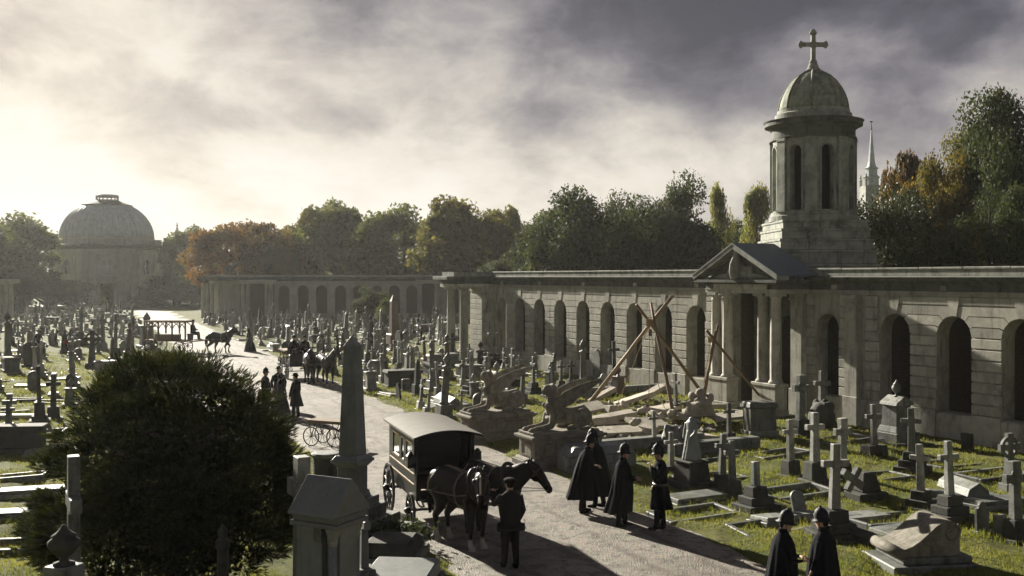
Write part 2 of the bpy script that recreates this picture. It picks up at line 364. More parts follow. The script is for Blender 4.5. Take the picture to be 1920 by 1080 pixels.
# ------------------------------------------------------------------ the ground and the avenue
def pc(x, y): return x+.413*y-10.4
def relief(x, y):
    d = np.abs(pc(x, y))/1.082-2.82-.10*np.sin(1.7*y)-.07*np.sin(4.1*y+1)
    e = np.clip(d/.35, 0, 1); e = e*e*(3-2*e)
    b = .05*np.sin(1.3*x+.7*y)*np.sin(.9*y-.4*x)+.035*np.sin(3.1*x+.5*y)*np.sin(2.7*y+1)+.02*np.sin(6.3*x+2*y)*np.sin(5.1*y-x)
    return -.05+e*(.12+b*np.clip(60/np.maximum(y, 1), .0, 1))
def gz(x, y): return float(relief(np.float64(x), np.float64(y)))
def make_ground():
    ys = [-40, -10, 4]; y = 9.0
    while y < 340: ys.append(y); y += max(.16, y*.0085)
    ys += [400, 500, 690]
    xs = []; x = 0.0
    while x < 45: xs.append(x); x += .17 if x < 14 else (.3 if x < 22 else .8)
    while x < 200: xs.append(x); x += 4
    xs += [300, 480, 690]
    xs = np.array(sorted(set([-a for a in xs]+xs))); ys = np.array(ys)
    X, Y = np.meshgrid(xs, ys); Z = relief(X, Y)
    nx, ny = len(xs), len(ys); v = np.stack([X, Y, Z], -1).reshape(-1, 3)
    i = np.arange(nx-1); j = np.arange(ny-1); I, J = np.meshgrid(i, j); a = (J*nx+I).ravel()
    q = np.stack([a, a+1, a+nx+1, a+nx], -1).astype(np.int32)
    me = bpy.data.meshes.new('ground'); me.vertices.add(len(v)); me.vertices.foreach_set('co', v.astype(np.float32).ravel())
    me.loops.add(q.size); me.loops.foreach_set('vertex_index', q.ravel()); me.polygons.add(len(q))
    me.polygons.foreach_set('loop_start', np.arange(0, q.size, 4, dtype=np.int32)); me.materials.append(MAT['turf'])
    me.update(calc_edges=True); me.polygons.foreach_set('use_smooth', [True]*len(q))
    tag(obj('ground', me), kind='structure')
    m = MB(); N = 150
    for k in range(N+1):
        y = -6+k*1.46; c = 10.4-.413*y
        for q_ in range(9):
            u = -1+q_/4; m.v.append((c+u*3.5, y, .035*(1-u*u)+.012*math.sin(y*1.9+u*5)))
    for k in range(N):
        for q_ in range(8): a = k*9+q_; m.f.append((a, a+1, a+10, a+9)); m.mi.append(0)
    tag(m.build('path', 'gravel', smooth=True), kind='structure')
    # forecourt in front of the chapel
    m = MB(); m.prism([(-96, 186), (-66, 186), (-62, 206), (-98, 206)], .10, .125, 'z'); tag(m.build('forecourt_path', 'gravel'), kind='structure')
    # loose pebbles on the avenue
    r = np.random.default_rng(3); n = 9000
    y = 17+45*r.random(n)**1.6; u = r.uniform(-3.0, 3.0, n); x = 10.4-.413*y+u
    s = r.uniform(.004, .013, n); T = []
    base = np.array([[1, 0, 0], [-.5, .87, 0], [-.5, -.87, 0], [.1, 0, .9]])
    th = r.uniform(0, 6.28, n); c_, s_ = np.cos(th)*s, np.sin(th)*s
    P = np.stack([np.stack([x+b[0]*c_-b[1]*s_, y+b[0]*s_+b[1]*c_, .035*(1-(u/3.5)**2)+.008+b[2]*s], -1) for b in base], 1)
    tri = P[:, [0, 1, 3, 1, 2, 3, 2, 0, 3]].reshape(-1, 3)
    tag(obj('gravel', np_mesh('gravel', tri, 3, 'gravel')), 'loose gravel scattered over the avenue', 'gravel', kind='stuff')
make_ground()
def make_grass():
    r = np.random.default_rng(5); n = 330000
    y = 15.5+62*r.random(n)**2.0; x = r.uniform(-.56, .56, n)*y
    d = np.abs(pc(x, y))/1.082-2.80-.10*np.sin(1.7*y)-.07*np.sin(4.1*y+1)
    patch = np.sin(1.9*x+.6*np.sin(y))*np.sin(1.6*y+.8*np.sin(1.3*x))+.5*np.sin(5.1*x+y)*np.sin(4.3*y-x)
    wall = x+.5*y
    k = (d > -.02) & (patch > -.75+.5*r.random(n)) & (wall < 33.3); x, y, patch = x[k], y[k], patch[k]; n = len(x)
    z = relief(x, y); h = r.uniform(.035, .085, n)*(1+.35*patch)*np.clip(y/28, 1, 1.7); w = r.uniform(.006, .012, n)*np.clip(y/22, 1, 2.4)
    th = r.uniform(0, 6.28, n); lx, ly = r.normal(0, .45, n)*h, r.normal(0, .45, n)*h
    a = np.stack([x-np.cos(th)*w, y-np.sin(th)*w, z-.005], -1); b = np.stack([x+np.cos(th)*w, y+np.sin(th)*w, z-.005], -1); c = np.stack([x+lx, y+ly, z+h], -1)
    tag(obj('grass', np_mesh('grass', np.stack([a, b, c], 1).reshape(-1, 3), 3, 'grass_blade')), 'tussocky yellow green grass between the graves', 'grass', kind='stuff')
make_grass()
def make_leaves():
    r = np.random.default_rng(15); n = 16000
    y = 15.5+40*r.random(n)**1.5; x = r.uniform(-.56, .56, n)*y
    edge = np.abs(np.abs(pc(x, y))-3.2); k = (r.random(n) < .12+.5*np.exp(-edge*1.6)) & (x+.5*y < 33); x, y = x[k], y[k]; n = len(x)
    z = np.where(np.abs(pc(x, y)) < 3.1, .04*(1-(pc(x, y)/3.5)**2)+.01, relief(x, y)+.03); P = np.stack([x, y, z], -1)
    a = r.normal(size=(n, 3))*np.array([1, 1, .35]); a /= np.linalg.norm(a, axis=1)[:, None]; b = np.cross(a, np.array([0, 0, 1.])); b /= np.linalg.norm(b, axis=1)[:, None]
    s = r.uniform(.016, .036, n)[:, None]; V = np.stack([P-a*s, P+b*s*.6+np.array([0, 0, .01]), P+a*s, P-b*s*.6], 1).reshape(-1, 3)
    tag(obj('fallen_leaves', np_mesh('fallen_leaves', V, 4, 'leaf_rust')), 'fallen autumn leaves along the verges', 'leaves', kind='stuff')
make_leaves()

# ------------------------------------------------------------------ arch and wall helpers
def arch_panel(m, u0, u1, uc, r, zs, zsill, z0, zt, d0, d1, mp=lambda u, d, z: (u, d, z), n=14, rise=None):
    rise = r if rise is None else rise
    def q(*p): m.add([mp(*a) for a in p], [(0, 1, 2, 3)])
    def block(a, b, za, zb):
        k = max(1, int(abs(b-a)/.16)) if mp(0, 0, 0) != (0, 0, 0) else 1
        for i in range(k):
            s_, e = a+(b-a)*i/k, a+(b-a)*(i+1)/k
            q((s_, d0, za), (e, d0, za), (e, d0, zb), (s_, d0, zb)); q((e, d1, za), (s_, d1, za), (s_, d1, zb), (e, d1, zb))
            q((s_, d0, zb), (e, d0, zb), (e, d1, zb), (s_, d1, zb))
    if u0 < uc-r-1e-6: block(u0, uc-r, z0, zt)
    if uc+r < u1-1e-6: block(uc+r, u1, z0, zt)
    if zsill > z0: block(uc-r, uc+r, z0, zsill)
    for s_ in (-1, 1):
        a = [(uc+s_*r, d0, zsill), (uc+s_*r, d1, zsill), (uc+s_*r, d1, zs), (uc+s_*r, d0, zs)]
        q(*(a if s_ < 0 else a[::-1]))
    for i in range(n):
        t0, t1 = math.pi-math.pi*i/n, math.pi-math.pi*(i+1)/n
        a, b = uc+r*math.cos(t0), uc+r*math.cos(t1); za, zb = zs+rise*math.sin(t0), zs+rise*math.sin(t1)
        q((a, d0, za), (b, d0, zb), (b, d0, zt), (a, d0, zt)); q((b, d1, zb), (a, d1, za), (a, d1, zt), (b, d1, zt))
        q((a, d1, za), (b, d1, zb), (b, d0, zb), (a, d0, za)); q((a, d0, zt), (b, d0, zt), (b, d1, zt), (a, d1, zt))
def column_profile(h, r):
    return [(r*1.3, 0), (r*1.3, .06), (r*1.22, .09), (r*1.05, .13), (r, .18), (r, h*.33), (r*.96, h*.6), (r*.86, h-.28), (r*.92, h-.27), (r*.92, h-.24), (r*.86, h-.22), (r*.87, h-.16), (r*1.12, h-.08), (r*1.12, h-.05)]
def column(name, parent, x, y, z, h, r, mat='bath_stone', n=16):
    m = MB(); m.lathe(column_profile(h, r), n, (x, y, z)); o = m.build(name, mat, parent, smooth=True)
    m = MB(); m.box(x, y, z+h-.05, r*2.5, r*2.5, .09); m.build('abacus', mat, o); return o
CORNICE = [(.0, 0), (-.06, .0), (-.06, .05), (-.12, .12), (-.15, .16), (-.27, .17), (-.27, .25), (-.32, .30), (.0, .34)]
def molding(name, parent, x0, x1, z, mat, sc=1, y=0, prof=CORNICE):
    m = MB(); pts = [(y+a*sc, z+b*sc) for a, b in prof]
    m.prism([(p[0], p[1]) for p in pts][::-1], x0, x1, 'x'); return m.build(name, mat, parent)

# ------------------------------------------------------------------ the long arcade on the right
WALL_RZ = math.atan2(-.894, .447)
ARC = thing('arcade', 'long rusticated stone arcade with round arches along the graves on the right', 'arcade', (11.0, 45.0, 0), WALL_RZ)
PITCH, RAD, ZSPR, ZSILL, ZARC = 2.66, .73, 3.69, 1.04, 5.10
LEFT = [-4.8-PITCH*i for i in range(9)]
RIGHT = [7.45+PITCH*i for i in range(6)]
def make_arcade():
    core = MB()
    hp = PITCH/2
    bays = [(c-hp, c+hp, c) for c in LEFT]+[(c-hp, c+hp, c) for c in RIGHT]+[(2.75, 5.0, 3.95)]
    for a, b, c in bays: arch_panel(core, a, b, c, RAD if c != 3.95 else .62, ZSPR, .98, .0, ZARC, .035, .62)
    core.bx(LEFT[0]+hp, -2.2, .035, .62, 0, ZARC); core.bx(5.0, RIGHT[0]-hp, .035, .62, 0, ZARC)
    core.build('wall', 'bath_stone', ARC)
    # plinth, one block per pier and a low wall under each arch
    def plinth(a, b, proud=.10, top=ZSILL):
        m = MB(); m.bx(a, b, -proud, .03, -.3, top); m.build('plinth_block', 'bath_stone', ARC, bevel=.02)
    edges = []
    for seq in (sorted(LEFT), sorted(RIGHT)):
        for k, c in enumerate(seq):
            edges.append((c-hp-(0 if k else .0), c-RAD)); edges.append((c+RAD, c+hp))
            m = MB(); m.bx(c-RAD-.004, c+RAD+.004, -.06, .028, -.3, .94); m.build('sill_wall', 'bath_stone', ARC, bevel=.015)
    piers = sorted([c+hp for c in LEFT[1:]])+sorted([c+hp for c in RIGHT[:-1]])
    for x in piers: plinth(x-hp+RAD+.004, x+hp-RAD-.004)
    plinth(LEFT[0]+RAD+.004, -2.3); plinth(5.02, RIGHT[0]-RAD-.004); plinth(LEFT[-1]-hp, LEFT[-1]-RAD-.004); plinth(RIGHT[-1]+RAD+.004, RIGHT[-1]+hp)
    # rusticated courses: block meshes shared between the piers
    ch, g = .3786, .026
    pw = PITCH-2*RAD
    def shrink(pts):
        cx = sum(p[0] for p in pts)/len(pts); cz = sum(p[1] for p in pts)/len(pts)
        wx = max(p[0] for p in pts)-min(p[0] for p in pts); wz = max(p[1] for p in pts)-min(p[1] for p in pts)
        return [(cx+(x-cx)*(1-.002/wx), cz+(z-cz)*(1-2*g/wz)) for x, z in pts]
    def pm(name, pts, bev=.012):
        m = MB(); m.prism(shrink(pts), -.03, .034); return m.mesh(name, 'bath_stone', bevel=bev)
    course = pm('course_block', [(-pw/2, 0), (pw/2, 0), (pw/2, ch), (-pw/2, ch)])
    th = [0, 25, 50, 79]; zk = [ZSPR, ZSPR+.375, ZSPR+.75, ZSPR+1.1]
    def A(t): return (hp-RAD*math.cos(R(t)), ZSPR+RAD*math.sin(R(t)))
    def B(k):
        if k == 0: return (hp-RAD, ZSPR)
        rho = (zk[k]-ZSPR)/math.sin(R(th[k])); return (hp-rho*math.cos(R(th[k])), zk[k])
    sp = []
    for k in range(3):
        arc = [A(th[k]+(th[k+1]-th[k])*i/4) for i in range(5)]
        half = ([B(k)] if k else [])+arc+[B(k+1)]
        pts = half+[(-x, z) for x, z in reversed(half)]
        sp.append(pm('spandrel_block', pts, 0))
    def kx(z): return (z-ZSPR)/math.tan(R(79))
    top = [(-hp+kx(zk[3]), zk[3]), (hp-kx(zk[3]), zk[3]), (hp-kx(ZARC), ZARC), (-hp+kx(ZARC), ZARC)]
    sp.append(pm('spandrel_block', top, 0))
    ka = [(RAD*math.cos(R(t)), ZSPR+RAD*math.sin(R(t))) for t in (101, 95, 90, 85, 79)]
    m = MB(); m.prism([(x*.94, z) for x, z in ka]+[(kx(ZARC)*.96, ZARC-.01), (-kx(ZARC)*.96, ZARC-.01)], -.05, .034); key = m.mesh('keystone', 'bath_stone')
    for x in piers:
        for k in range(7): obj('course_block', course, ARC, (x, 0, ZSILL+k*ch))
        for s_ in sp: obj('spandrel_block', s_, ARC, (x, 0, 0))
    for c in LEFT+RIGHT: obj('keystone', key, ARC, (c, 0, 0))
    def run(a, b, z0, n, h=ch):
        m = MB(); m.bx(a+.002, b-.002, -.03, .034, g, h-g); me = m.mesh('course_block', 'bath_stone', bevel=.012)
        for k in range(n): obj('course_block', me, ARC, (0, 0, z0+k*h))
    run(LEFT[0]+RAD, -2.75, ZSILL, 7); run(6.0, RIGHT[0]-RAD, ZSILL, 7); run(4.60, 4.92, ZSILL, 7); run(2.76, 3.30, ZSILL, 7)
    run(LEFT[0]+RAD+.1, -2.75, ZSPR, 3, .47); run(6.0, RIGHT[0]-RAD-.1, ZSPR, 3, .47); run(4.66, 4.92, ZSPR, 3, .47); run(2.76, 3.2, ZSPR, 3, .47)
    # pilasters either side of the portico bay
    for a in (2.35, 5.42, -2.45):
        m = MB(); m.bx(a-.33, a+.33, -.22, .1, 1.1, ZARC-.28); m.bx(a-.38, a+.38, -.28, .09, 0, 1.12); m.bx(a-.40, a+.40, -.29, .08, ZARC-.28, ZARC-.18); m.bx(a-.36, a+.36, -.25, .07, ZARC-.18, ZARC-.002)
        m.build('pilaster', 'bath_stone', ARC, bevel=.015)
    # entablature: architrave, stained frieze, cornice, parapet
    for x0, x1 in ((LEFT[-1]-hp-.05, -2.9), (2.9, 21.8)):
        m = MB(); m.bx(x0, x1, -.06, .6, ZARC+.003, ZARC+.16); m.bx(x0, x1, -.09, .6, ZARC+.12, ZARC+.17); m.build('architrave', 'bath_stone', ARC)
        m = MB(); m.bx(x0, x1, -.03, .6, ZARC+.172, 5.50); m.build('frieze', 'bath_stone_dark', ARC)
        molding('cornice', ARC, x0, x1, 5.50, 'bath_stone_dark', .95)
        m = MB(); m.bx(x0, x1, -.02, .30, 5.825, 6.06); m.build('parapet', 'tower_stone', ARC)
        x = x0
        while x < x1-.2:
            w = min(1.9, x1-x); m = MB(); m.bx(x+.006, x+w-.006, -.06, .34, 6.062, 6.15+rnd.uniform(-.008, .008)); m.build('coping_stone', 'tower_stone', ARC, bevel=.02); x += w
        for bx_ in np.arange(x0+1.5, x1, PITCH*2):
            m = MB(); m.bx(bx_-.14, bx_+.14, -.10, .0, ZARC+.19, 5.49); m.build('bracket', 'bath_stone', ARC, bevel=.02)
    m = MB(); m.bx(LEFT[-1]-hp, 21.8, .63, 3.3, 5.2, 5.6); m.build('roof', 'bath_stone_dark', ARC)
    m = MB(); m.bx(LEFT[-1]-hp, 21.8, 2.9, 3.3, -.3, 5.19); m.build('back_wall', 'brick', ARC)
    for x in [p for p in piers]+[-2.6, 6]:
        m = MB(); m.bx(x-.3, x+.3, .63, 2.89, -.3, 5.19); m.build('cross_wall', 'brick', ARC)
make_arcade()

# ------------------------------------------------------------------ portico with pediment
def make_portico():
    t = thing('portico', 'columned stone portico with carved pediment below the bell tower', 'portico', tuple(Vector((11.0, 45, 0))+Vector((.447, -.894, 0))*.6), WALL_RZ)
    yf = -1.45
    # columns: coupled pairs on tall pedestals
    for cx in (-1.55, 1.55):
        for k in (-1, 1):
            x = cx+k*.40
            column('column', t, x, yf, 1.42, ZARC-.05-1.42, .24)
        m = MB(); m.bx(cx-.78, cx+.78, yf-.37, yf+.37, -.2, .36); m.bx(cx-.72, cx+.72, yf-.32, yf+.32, .36, 1.28); m.bx(cx-.77, cx+.77, yf-.36, yf+.36, 1.28, 1.418)
        m.build('pedestal', 'bath_stone', t, bevel=.02)
    # recess behind with a tall arch; its darker stone paints in the shade inside
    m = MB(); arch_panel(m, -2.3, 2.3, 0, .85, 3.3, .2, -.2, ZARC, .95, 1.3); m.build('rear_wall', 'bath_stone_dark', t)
    m = MB(); m.bx(-2.8, 2.3, 2.2, 2.4, -.2, ZARC); m.build('inner_wall', 'brick', t)
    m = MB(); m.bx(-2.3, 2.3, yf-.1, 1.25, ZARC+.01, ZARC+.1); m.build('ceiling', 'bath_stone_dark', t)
    m = MB(); m.bx(-2.35, 2.35, yf-.45, .2, -.3, .12); m.build('floor_slab', 'grey_stone', t)
    # entablature
    W2 = 2.35
    m = MB(); m.bx(-W2, W2, yf-.30, .3, ZARC+.001, ZARC+.14); m.bx(-W2-.03, W2+.03, yf-.33, .3, ZARC+.14, ZARC+.18); m.build('architrave', 'bath_stone', t)
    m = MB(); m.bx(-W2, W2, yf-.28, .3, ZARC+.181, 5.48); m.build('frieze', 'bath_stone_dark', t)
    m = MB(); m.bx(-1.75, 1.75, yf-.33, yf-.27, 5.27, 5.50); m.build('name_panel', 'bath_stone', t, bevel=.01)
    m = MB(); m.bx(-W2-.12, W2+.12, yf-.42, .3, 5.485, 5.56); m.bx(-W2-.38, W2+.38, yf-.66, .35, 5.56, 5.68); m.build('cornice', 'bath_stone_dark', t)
    # pediment: tympanum, raking cornices, carved shield
    ap = 7.02
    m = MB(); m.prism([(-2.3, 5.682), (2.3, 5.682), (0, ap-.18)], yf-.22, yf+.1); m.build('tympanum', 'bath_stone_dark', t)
    for s_ in (-1, 1):
        a, b = (s_*2.78, 5.66), (0, ap)
        m = MB(); pts = [a, (s_*2.78, 5.84), (0, ap+.16), (0, ap-.04)]
        if s_ > 0: pts = pts[::-1]
        m.prism(pts[::-1] if s_ < 0 else pts[::-1], yf-.68, yf-.05); m.build('raking_cornice', 'tower_stone', t, bevel=.01)
        m = MB(); pts = [(s_*2.80, 5.845), (s_*2.80, 5.90), (0, ap+.22), (0, ap+.163)]
        m.prism(pts if s_ > 0 else pts[::-1], yf-.70, .15); m.build('roof_slope', 'slate', t)
    m = MB()
    m.tube([(-.05, yf-.42, 5.72), (.02, yf-.46, 6.0), (0, yf-.46, 6.35), (-.03, yf-.42, 6.75)], [.30, .40, .34, .16], 10, [.16, .2, .2, .14])
    for k in range(26):
        a = rnd.uniform(-.75, .75); z = rnd.uniform(5.74, 6.7-abs(a)*.7); m.ell((a, yf-.27-rnd.random()*.10, z), (rnd.uniform(.07, .16), .10, rnd.uniform(.08, .22)), 7, 5)
    m.ell((0, yf-.5, 6.86), (.13, .12, .17))
    for s_ in (-1, 1):
        m.tube([(s_*.3, yf-.3, 5.9), (s_*.8, yf-.27, 5.8), (s_*1.4, yf-.26, 5.8), (s_*1.75, yf-.25, 5.76)], [.14, .16, .11, .05], 8)
    obj('carved_relief', remesh(m.mesh('carved_relief', 'tower_stone'), .035, 2, ['tower_stone']), t)
    return t
make_portico()

# ------------------------------------------------------------------ bell tower
def make_tower():
    t = thing('bell_tower', 'round domed bell tower with arched openings and a stone cross', 'tower', (13.75, 46.75, 0))
    z = 5.2
    for k, (w, h) in enumerate(((4.55, 1.15), (4.30, .62), (4.02, .50), (3.86, .45), (3.72, .38))):
        m = MB(); m.box(0, 0, z, w, w, h-.004); m.box(0, 0, z+h-.12, w+.09, w+.09, .117); m.build('base_step', 'tower_stone', t, bevel=.03); z += h
    zb = z; r = 1.80
    th0 = R(270+16.4-12.6-22.5)      # so that one opening sits left of the middle
    cyl = lambda u, d, zz: ((r-d)*math.cos(u/r), (r-d)*math.sin(u/r), zz)
    m = MB(); pit = 2*math.pi*r/8
    m.lathe([(1.0, zb), (1.95, zb), (1.95, zb+.22), (1.88, zb+.30), (1.88, zb+.42), (1.0, zb+.42)], 48); m.build('drum_base', 'tower_stone', t)
    m = MB(); z0 = zb+.42
    for k in range(8):
        uc = (th0*r)+pit*(k+.5); arch_panel(m, uc-pit/2, uc+pit/2, uc, .265, 11.40, 8.78, z0, 12.42, 0, .34, cyl, 10)
    m.build('drum_wall', 'tower_stone', t)
    for k in range(8):
        a = th0+2*math.pi*k/8+R(0)
        p = MB(); p.M = Matrix.Rotation(a, 4, 'Z')
        p.bx(r-.04, r+.10, -.26, .26, z0+.12, 11.86); p.bx(r-.04, r+.14, -.31, .31, z0-.02, z0+.12); p.bx(r-.04, r+.13, -.29, .29, 11.86, 11.98); p.build('pilaster', 'tower_stone', t, bevel=.012)
        uc = a+2*math.pi/16
        p = MB()
        for i in range(12):      # raised surround of each opening
            t0, t1 = math.pi*i/12, math.pi*(i+1)/12; pts = []
            for ang, rr in ((t0, .275), (t1, .275), (t1, .35), (t0, .35)):
                pts.append((uc*r+rr*math.cos(ang), 11.40+rr*math.sin(ang)))
            vs = [cyl(u, -.035, zz) for u, zz in pts]+[cyl(u, .01, zz) for u, zz in pts]
            p.add(vs, [(0, 1, 2, 3), (3, 2, 6, 7), (1, 0, 4, 5)])
        for s_ in (-1, 1):
            u0, u1 = uc*r+s_*.275, uc*r+s_*.35; vs = [cyl(u, d, zz) for d in (-.035, .01) for u, zz in ((u0, 8.78), (u1, 8.78), (u1, 11.40), (u0, 11.40))]
            p.add(vs, [(0, 1, 2, 3), (1, 5, 6, 2), (0, 3, 7, 4), (0, 4, 5, 1)])
        p.build('surround', 'tower_stone', t)
    m = MB(); m.lathe([(1.82, 11.98), (1.90, 11.98), (1.90, 12.08), (1.84, 12.10), (1.84, 12.42), (1.92, 12.48), (2.0, 12.58), (2.16, 12.62), (2.16, 12.76), (2.22, 12.84), (1.75, 12.90), (0, 12.92)], 56); m.build('cornice', 'bath_stone_dark', t)
    m = MB(); m.lathe([(1.70, 12.88), (1.70, 13.16), (1.60, 13.22), (1.60, 13.36), (1.2, 13.36)], 56); m.build('dome_drum', 'tower_stone', t)
    prof = [(1.50, 13.34), (1.50, 13.50), (1.46, 13.75), (1.36, 14.05), (1.20, 14.38), (.98, 14.70), (.70, 14.96), (.42, 15.12), (.30, 15.18)]
    m = MB(); m.lathe(prof, 48); d = m.build('dome', 'dome_stone', t, smooth=True)
    for k in range(8):
        a = th0+2*math.pi*k/8; p = MB()
        p.tube([((rr+.015)*math.cos(a), (rr+.015)*math.sin(a), zz) for rr, zz in prof], [.055]*9, 6); p.build('rib', 'dome_stone', d, smooth=True)
    m = MB(); m.lathe([(.34, 15.15), (.34, 15.24), (.27, 15.30), (.22, 15.46), (.16, 15.55), (.10, 15.58)], 16); m.build('finial', 'tower_stone', t)
    m = MB(); m.box(0, 0, 15.55, .20, .18, 1.25, 1.0); m.box(0, 0, 16.32-.02, 1.0, .17, .20)
    m.ell((0, 0, 16.40), (.18, .13, .18)); m.lathe([(.17, 15.52), (.20, 15.6), (.12, 15.72)], 10)
    for x, zz in ((-.56, 16.40), (.56, 16.40), (0, 16.98)):
        m.ell((x, 0, zz), (.14, .11, .14)); m.ell((x-.09*(x == 0), 0, zz-.09*(x != 0)-.05*(x == 0)), .09); m.ell((x+.09*(x == 0), 0, zz+.09*(x != 0)-.05*(x == 0)), .09)
    obj('cross', remesh(m.mesh('cross', 'tower_stone'), .03, 2, ['tower_stone']), t)
    m = MB(); m.lathe([(1.05, z0-.2), (1.05, 12.5)], 24); m.build('shade_core', 'dark_void', t)  # added dark cylinder, so the openings look shaded inside
make_tower()

# ------------------------------------------------------------------ columned end pavilion of the long arcade
def make_end_pavilion():
    x1 = LEFT[-1]-PITCH/2-.1
    t = thing('end_pavilion', 'columned end pavilion at the far end of the long arcade', 'pavilion', tuple(Vector((11.0, 45, 0))+Vector((.447, -.894, 0))*x1), WALL_RZ)
    for x in (-1.35,):
        for y in (-2.5, -1.55):
            column('column', t, x, y, .75, ZARC-.8, .29)
            m = MB(); m.box(x, y, -.2, .86, .86, .948); m.build('pedestal', 'bath_stone', t, bevel=.02)
    m = MB(); m.bx(-1.9, 0, -.80, .6, 0, ZARC-.3); m.bx(-1.96, 0, -.86, .6, ZARC-.3, ZARC); m.build('anta_wall', 'bath_stone', t)
    for k in range(11):
        m = MB(); m.bx(-1.92, -.004, -.83, -.7, .8+k*.35, .8+k*.35+.31); m.build('course_block', 'bath_stone', t, bevel=.012)
    m = MB(); m.bx(-2.1, -.001, -3.0, 2.5, ZARC+.002, ZARC+.22); m.build('architrave', 'bath_stone', t)
    m = MB(); m.bx(-2.05, -.001, -2.95, 2.5, ZARC+.222, 5.50); m.build('frieze', 'bath_stone_dark', t)
    m = MB(); m.bx(-2.2, -.001, -3.1, 2.5, 5.50, 5.58); m.bx(-2.5, -.001, -3.4, 2.5, 5.58, 5.82); m.build('cornice', 'bath_stone_dark', t, bevel=.03)
    m = MB(); m.bx(-2.0, -.001, -2.9, 2.5, 5.822, 6.12); m.build('parapet', 'tower_stone', t)
    m = MB(); m.bx(-1.9, -.1, 1.6, 2.4, 0, ZARC); m.build('back_wall', 'brick', t)
make_end_pavilion()

# ------------------------------------------------------------------ far arcade across the back of the graves
def make_far_arcade():
    Y = 137.0; k = Y/1920
    t = thing('far_arcade', 'pale arcade with a row of dark arches closing the far end of the graves', 'arcade', (0, Y, 0))
    X = lambda px: (px-960)*k
    m = MB(); arches = [532, 568, 603, 638, 672, 706, 739, 772, 849, 884]
    bounds = [X(514)]+[X((arches[i]+arches[i+1])/2) for i in range(7)]+[X(787)]
    for i in range(8): arch_panel(m, bounds[i], bounds[i+1], X(arches[i]), .76, 3.9, .9, -.2, 5.25, 0, .6)
    m.build('wall', 'far_stone', t)
    m = MB(); arch_panel(m, X(822), X(866), X(849), .76, 3.9, .9, -.2, 5.25, 0, .6); m.build('wall', 'far_stone', t)
    m = MB(); m.bx(X(866)+.01, X(960), 0, .6, -.2, 5.25); m.build('wall', 'far_stone', t)
    m = MB(); m.bx(X(392), X(450), 0, .6, -.2, 5.25); m.build('wall', 'far_stone', t)
    for c in [532+35*i for i in range(8)]:
        b = MB(); b.bx(X(c)-1.28, X(c)+1.28, -.05, .0, 4.98, 5.12); b.build('string_course', 'far_stone', t)
    for a, b in ((457, 514), (787, 822)):
        for px in (a+2, a+11, b-11, b-3):
            if px == a+11 and b-a < 45 or px == b-11 and b-a < 45: continue
            column('column', t, X(px), -.9, .3, 4.6, .30, 'far_stone', 10)
        m = MB(); m.bx(X(a)-.4, X(b)+.4, -1.4, .6, 4.9, 5.40); m.build('porch_beam', 'far_stone', t)
        m = MB(); m.bx(X(a), X(b), -1.4, .6, -.2, .3); m.build('porch_floor', 'far_stone', t)
    for px in (386, 394, 402):
        column('column', t, X(px), -1.1, .3, 4.6, .30, 'far_stone', 10)
    for px in range(410, 450, 5):
        m = MB(); m.bx(X(px)-.10, X(px)+.10, -.10, .0, .6, 4.7); m.build('pilaster', 'far_stone', t)
    m = MB(); m.bx(X(384), X(960), -.10, .7, 5.252, 5.52); m.build('frieze', 'bath_stone_dark', t)
    m = MB(); m.bx(X(382), X(960), -.55, .7, 5.522, 5.80); m.bx(X(382), X(456), -1.7, -.5, 5.3, 5.79); m.build('cornice', 'bath_stone_dark', t, bevel=.03)
    m = MB(); m.bx(X(384), X(960), -.05, .7, 5.802, 6.05); m.build('parapet', 'far_stone', t)
    m = MB(); m.bx(X(386), X(960), 3.4, 3.7, -.2, 5.25); m.build('back_wall', 'brick', t)
    m = MB(); m.bx(X(386), X(960), .61, 3.7, 5.26, 5.5); m.build('roof', 'bath_stone_dark', t)
    # the matching arcade left of the chapel: only its columned end shows
    t = thing('left_arcade', 'columned end of an arcade at the left edge beyond the graves', 'arcade', (0, Y, 0))
    m = MB(); m.bx(X(-60), X(14), 0, .6, -.2, 5.25); m.build('wall', 'far_stone', t)
    for px in (2, 19, 28): column('column', t, X(px), -1.0, .3, 4.6, .30, 'far_stone', 10)
    m = MB(); m.bx(X(-60), X(32), -1.5, .7, 4.92, 5.5); m.build('porch_beam', 'far_stone', t)
    m = MB(); m.bx(X(-60), X(35), -1.9, .7, 5.502, 5.8); m.build('cornice', 'bath_stone_dark', t, bevel=.03)
make_far_arcade()

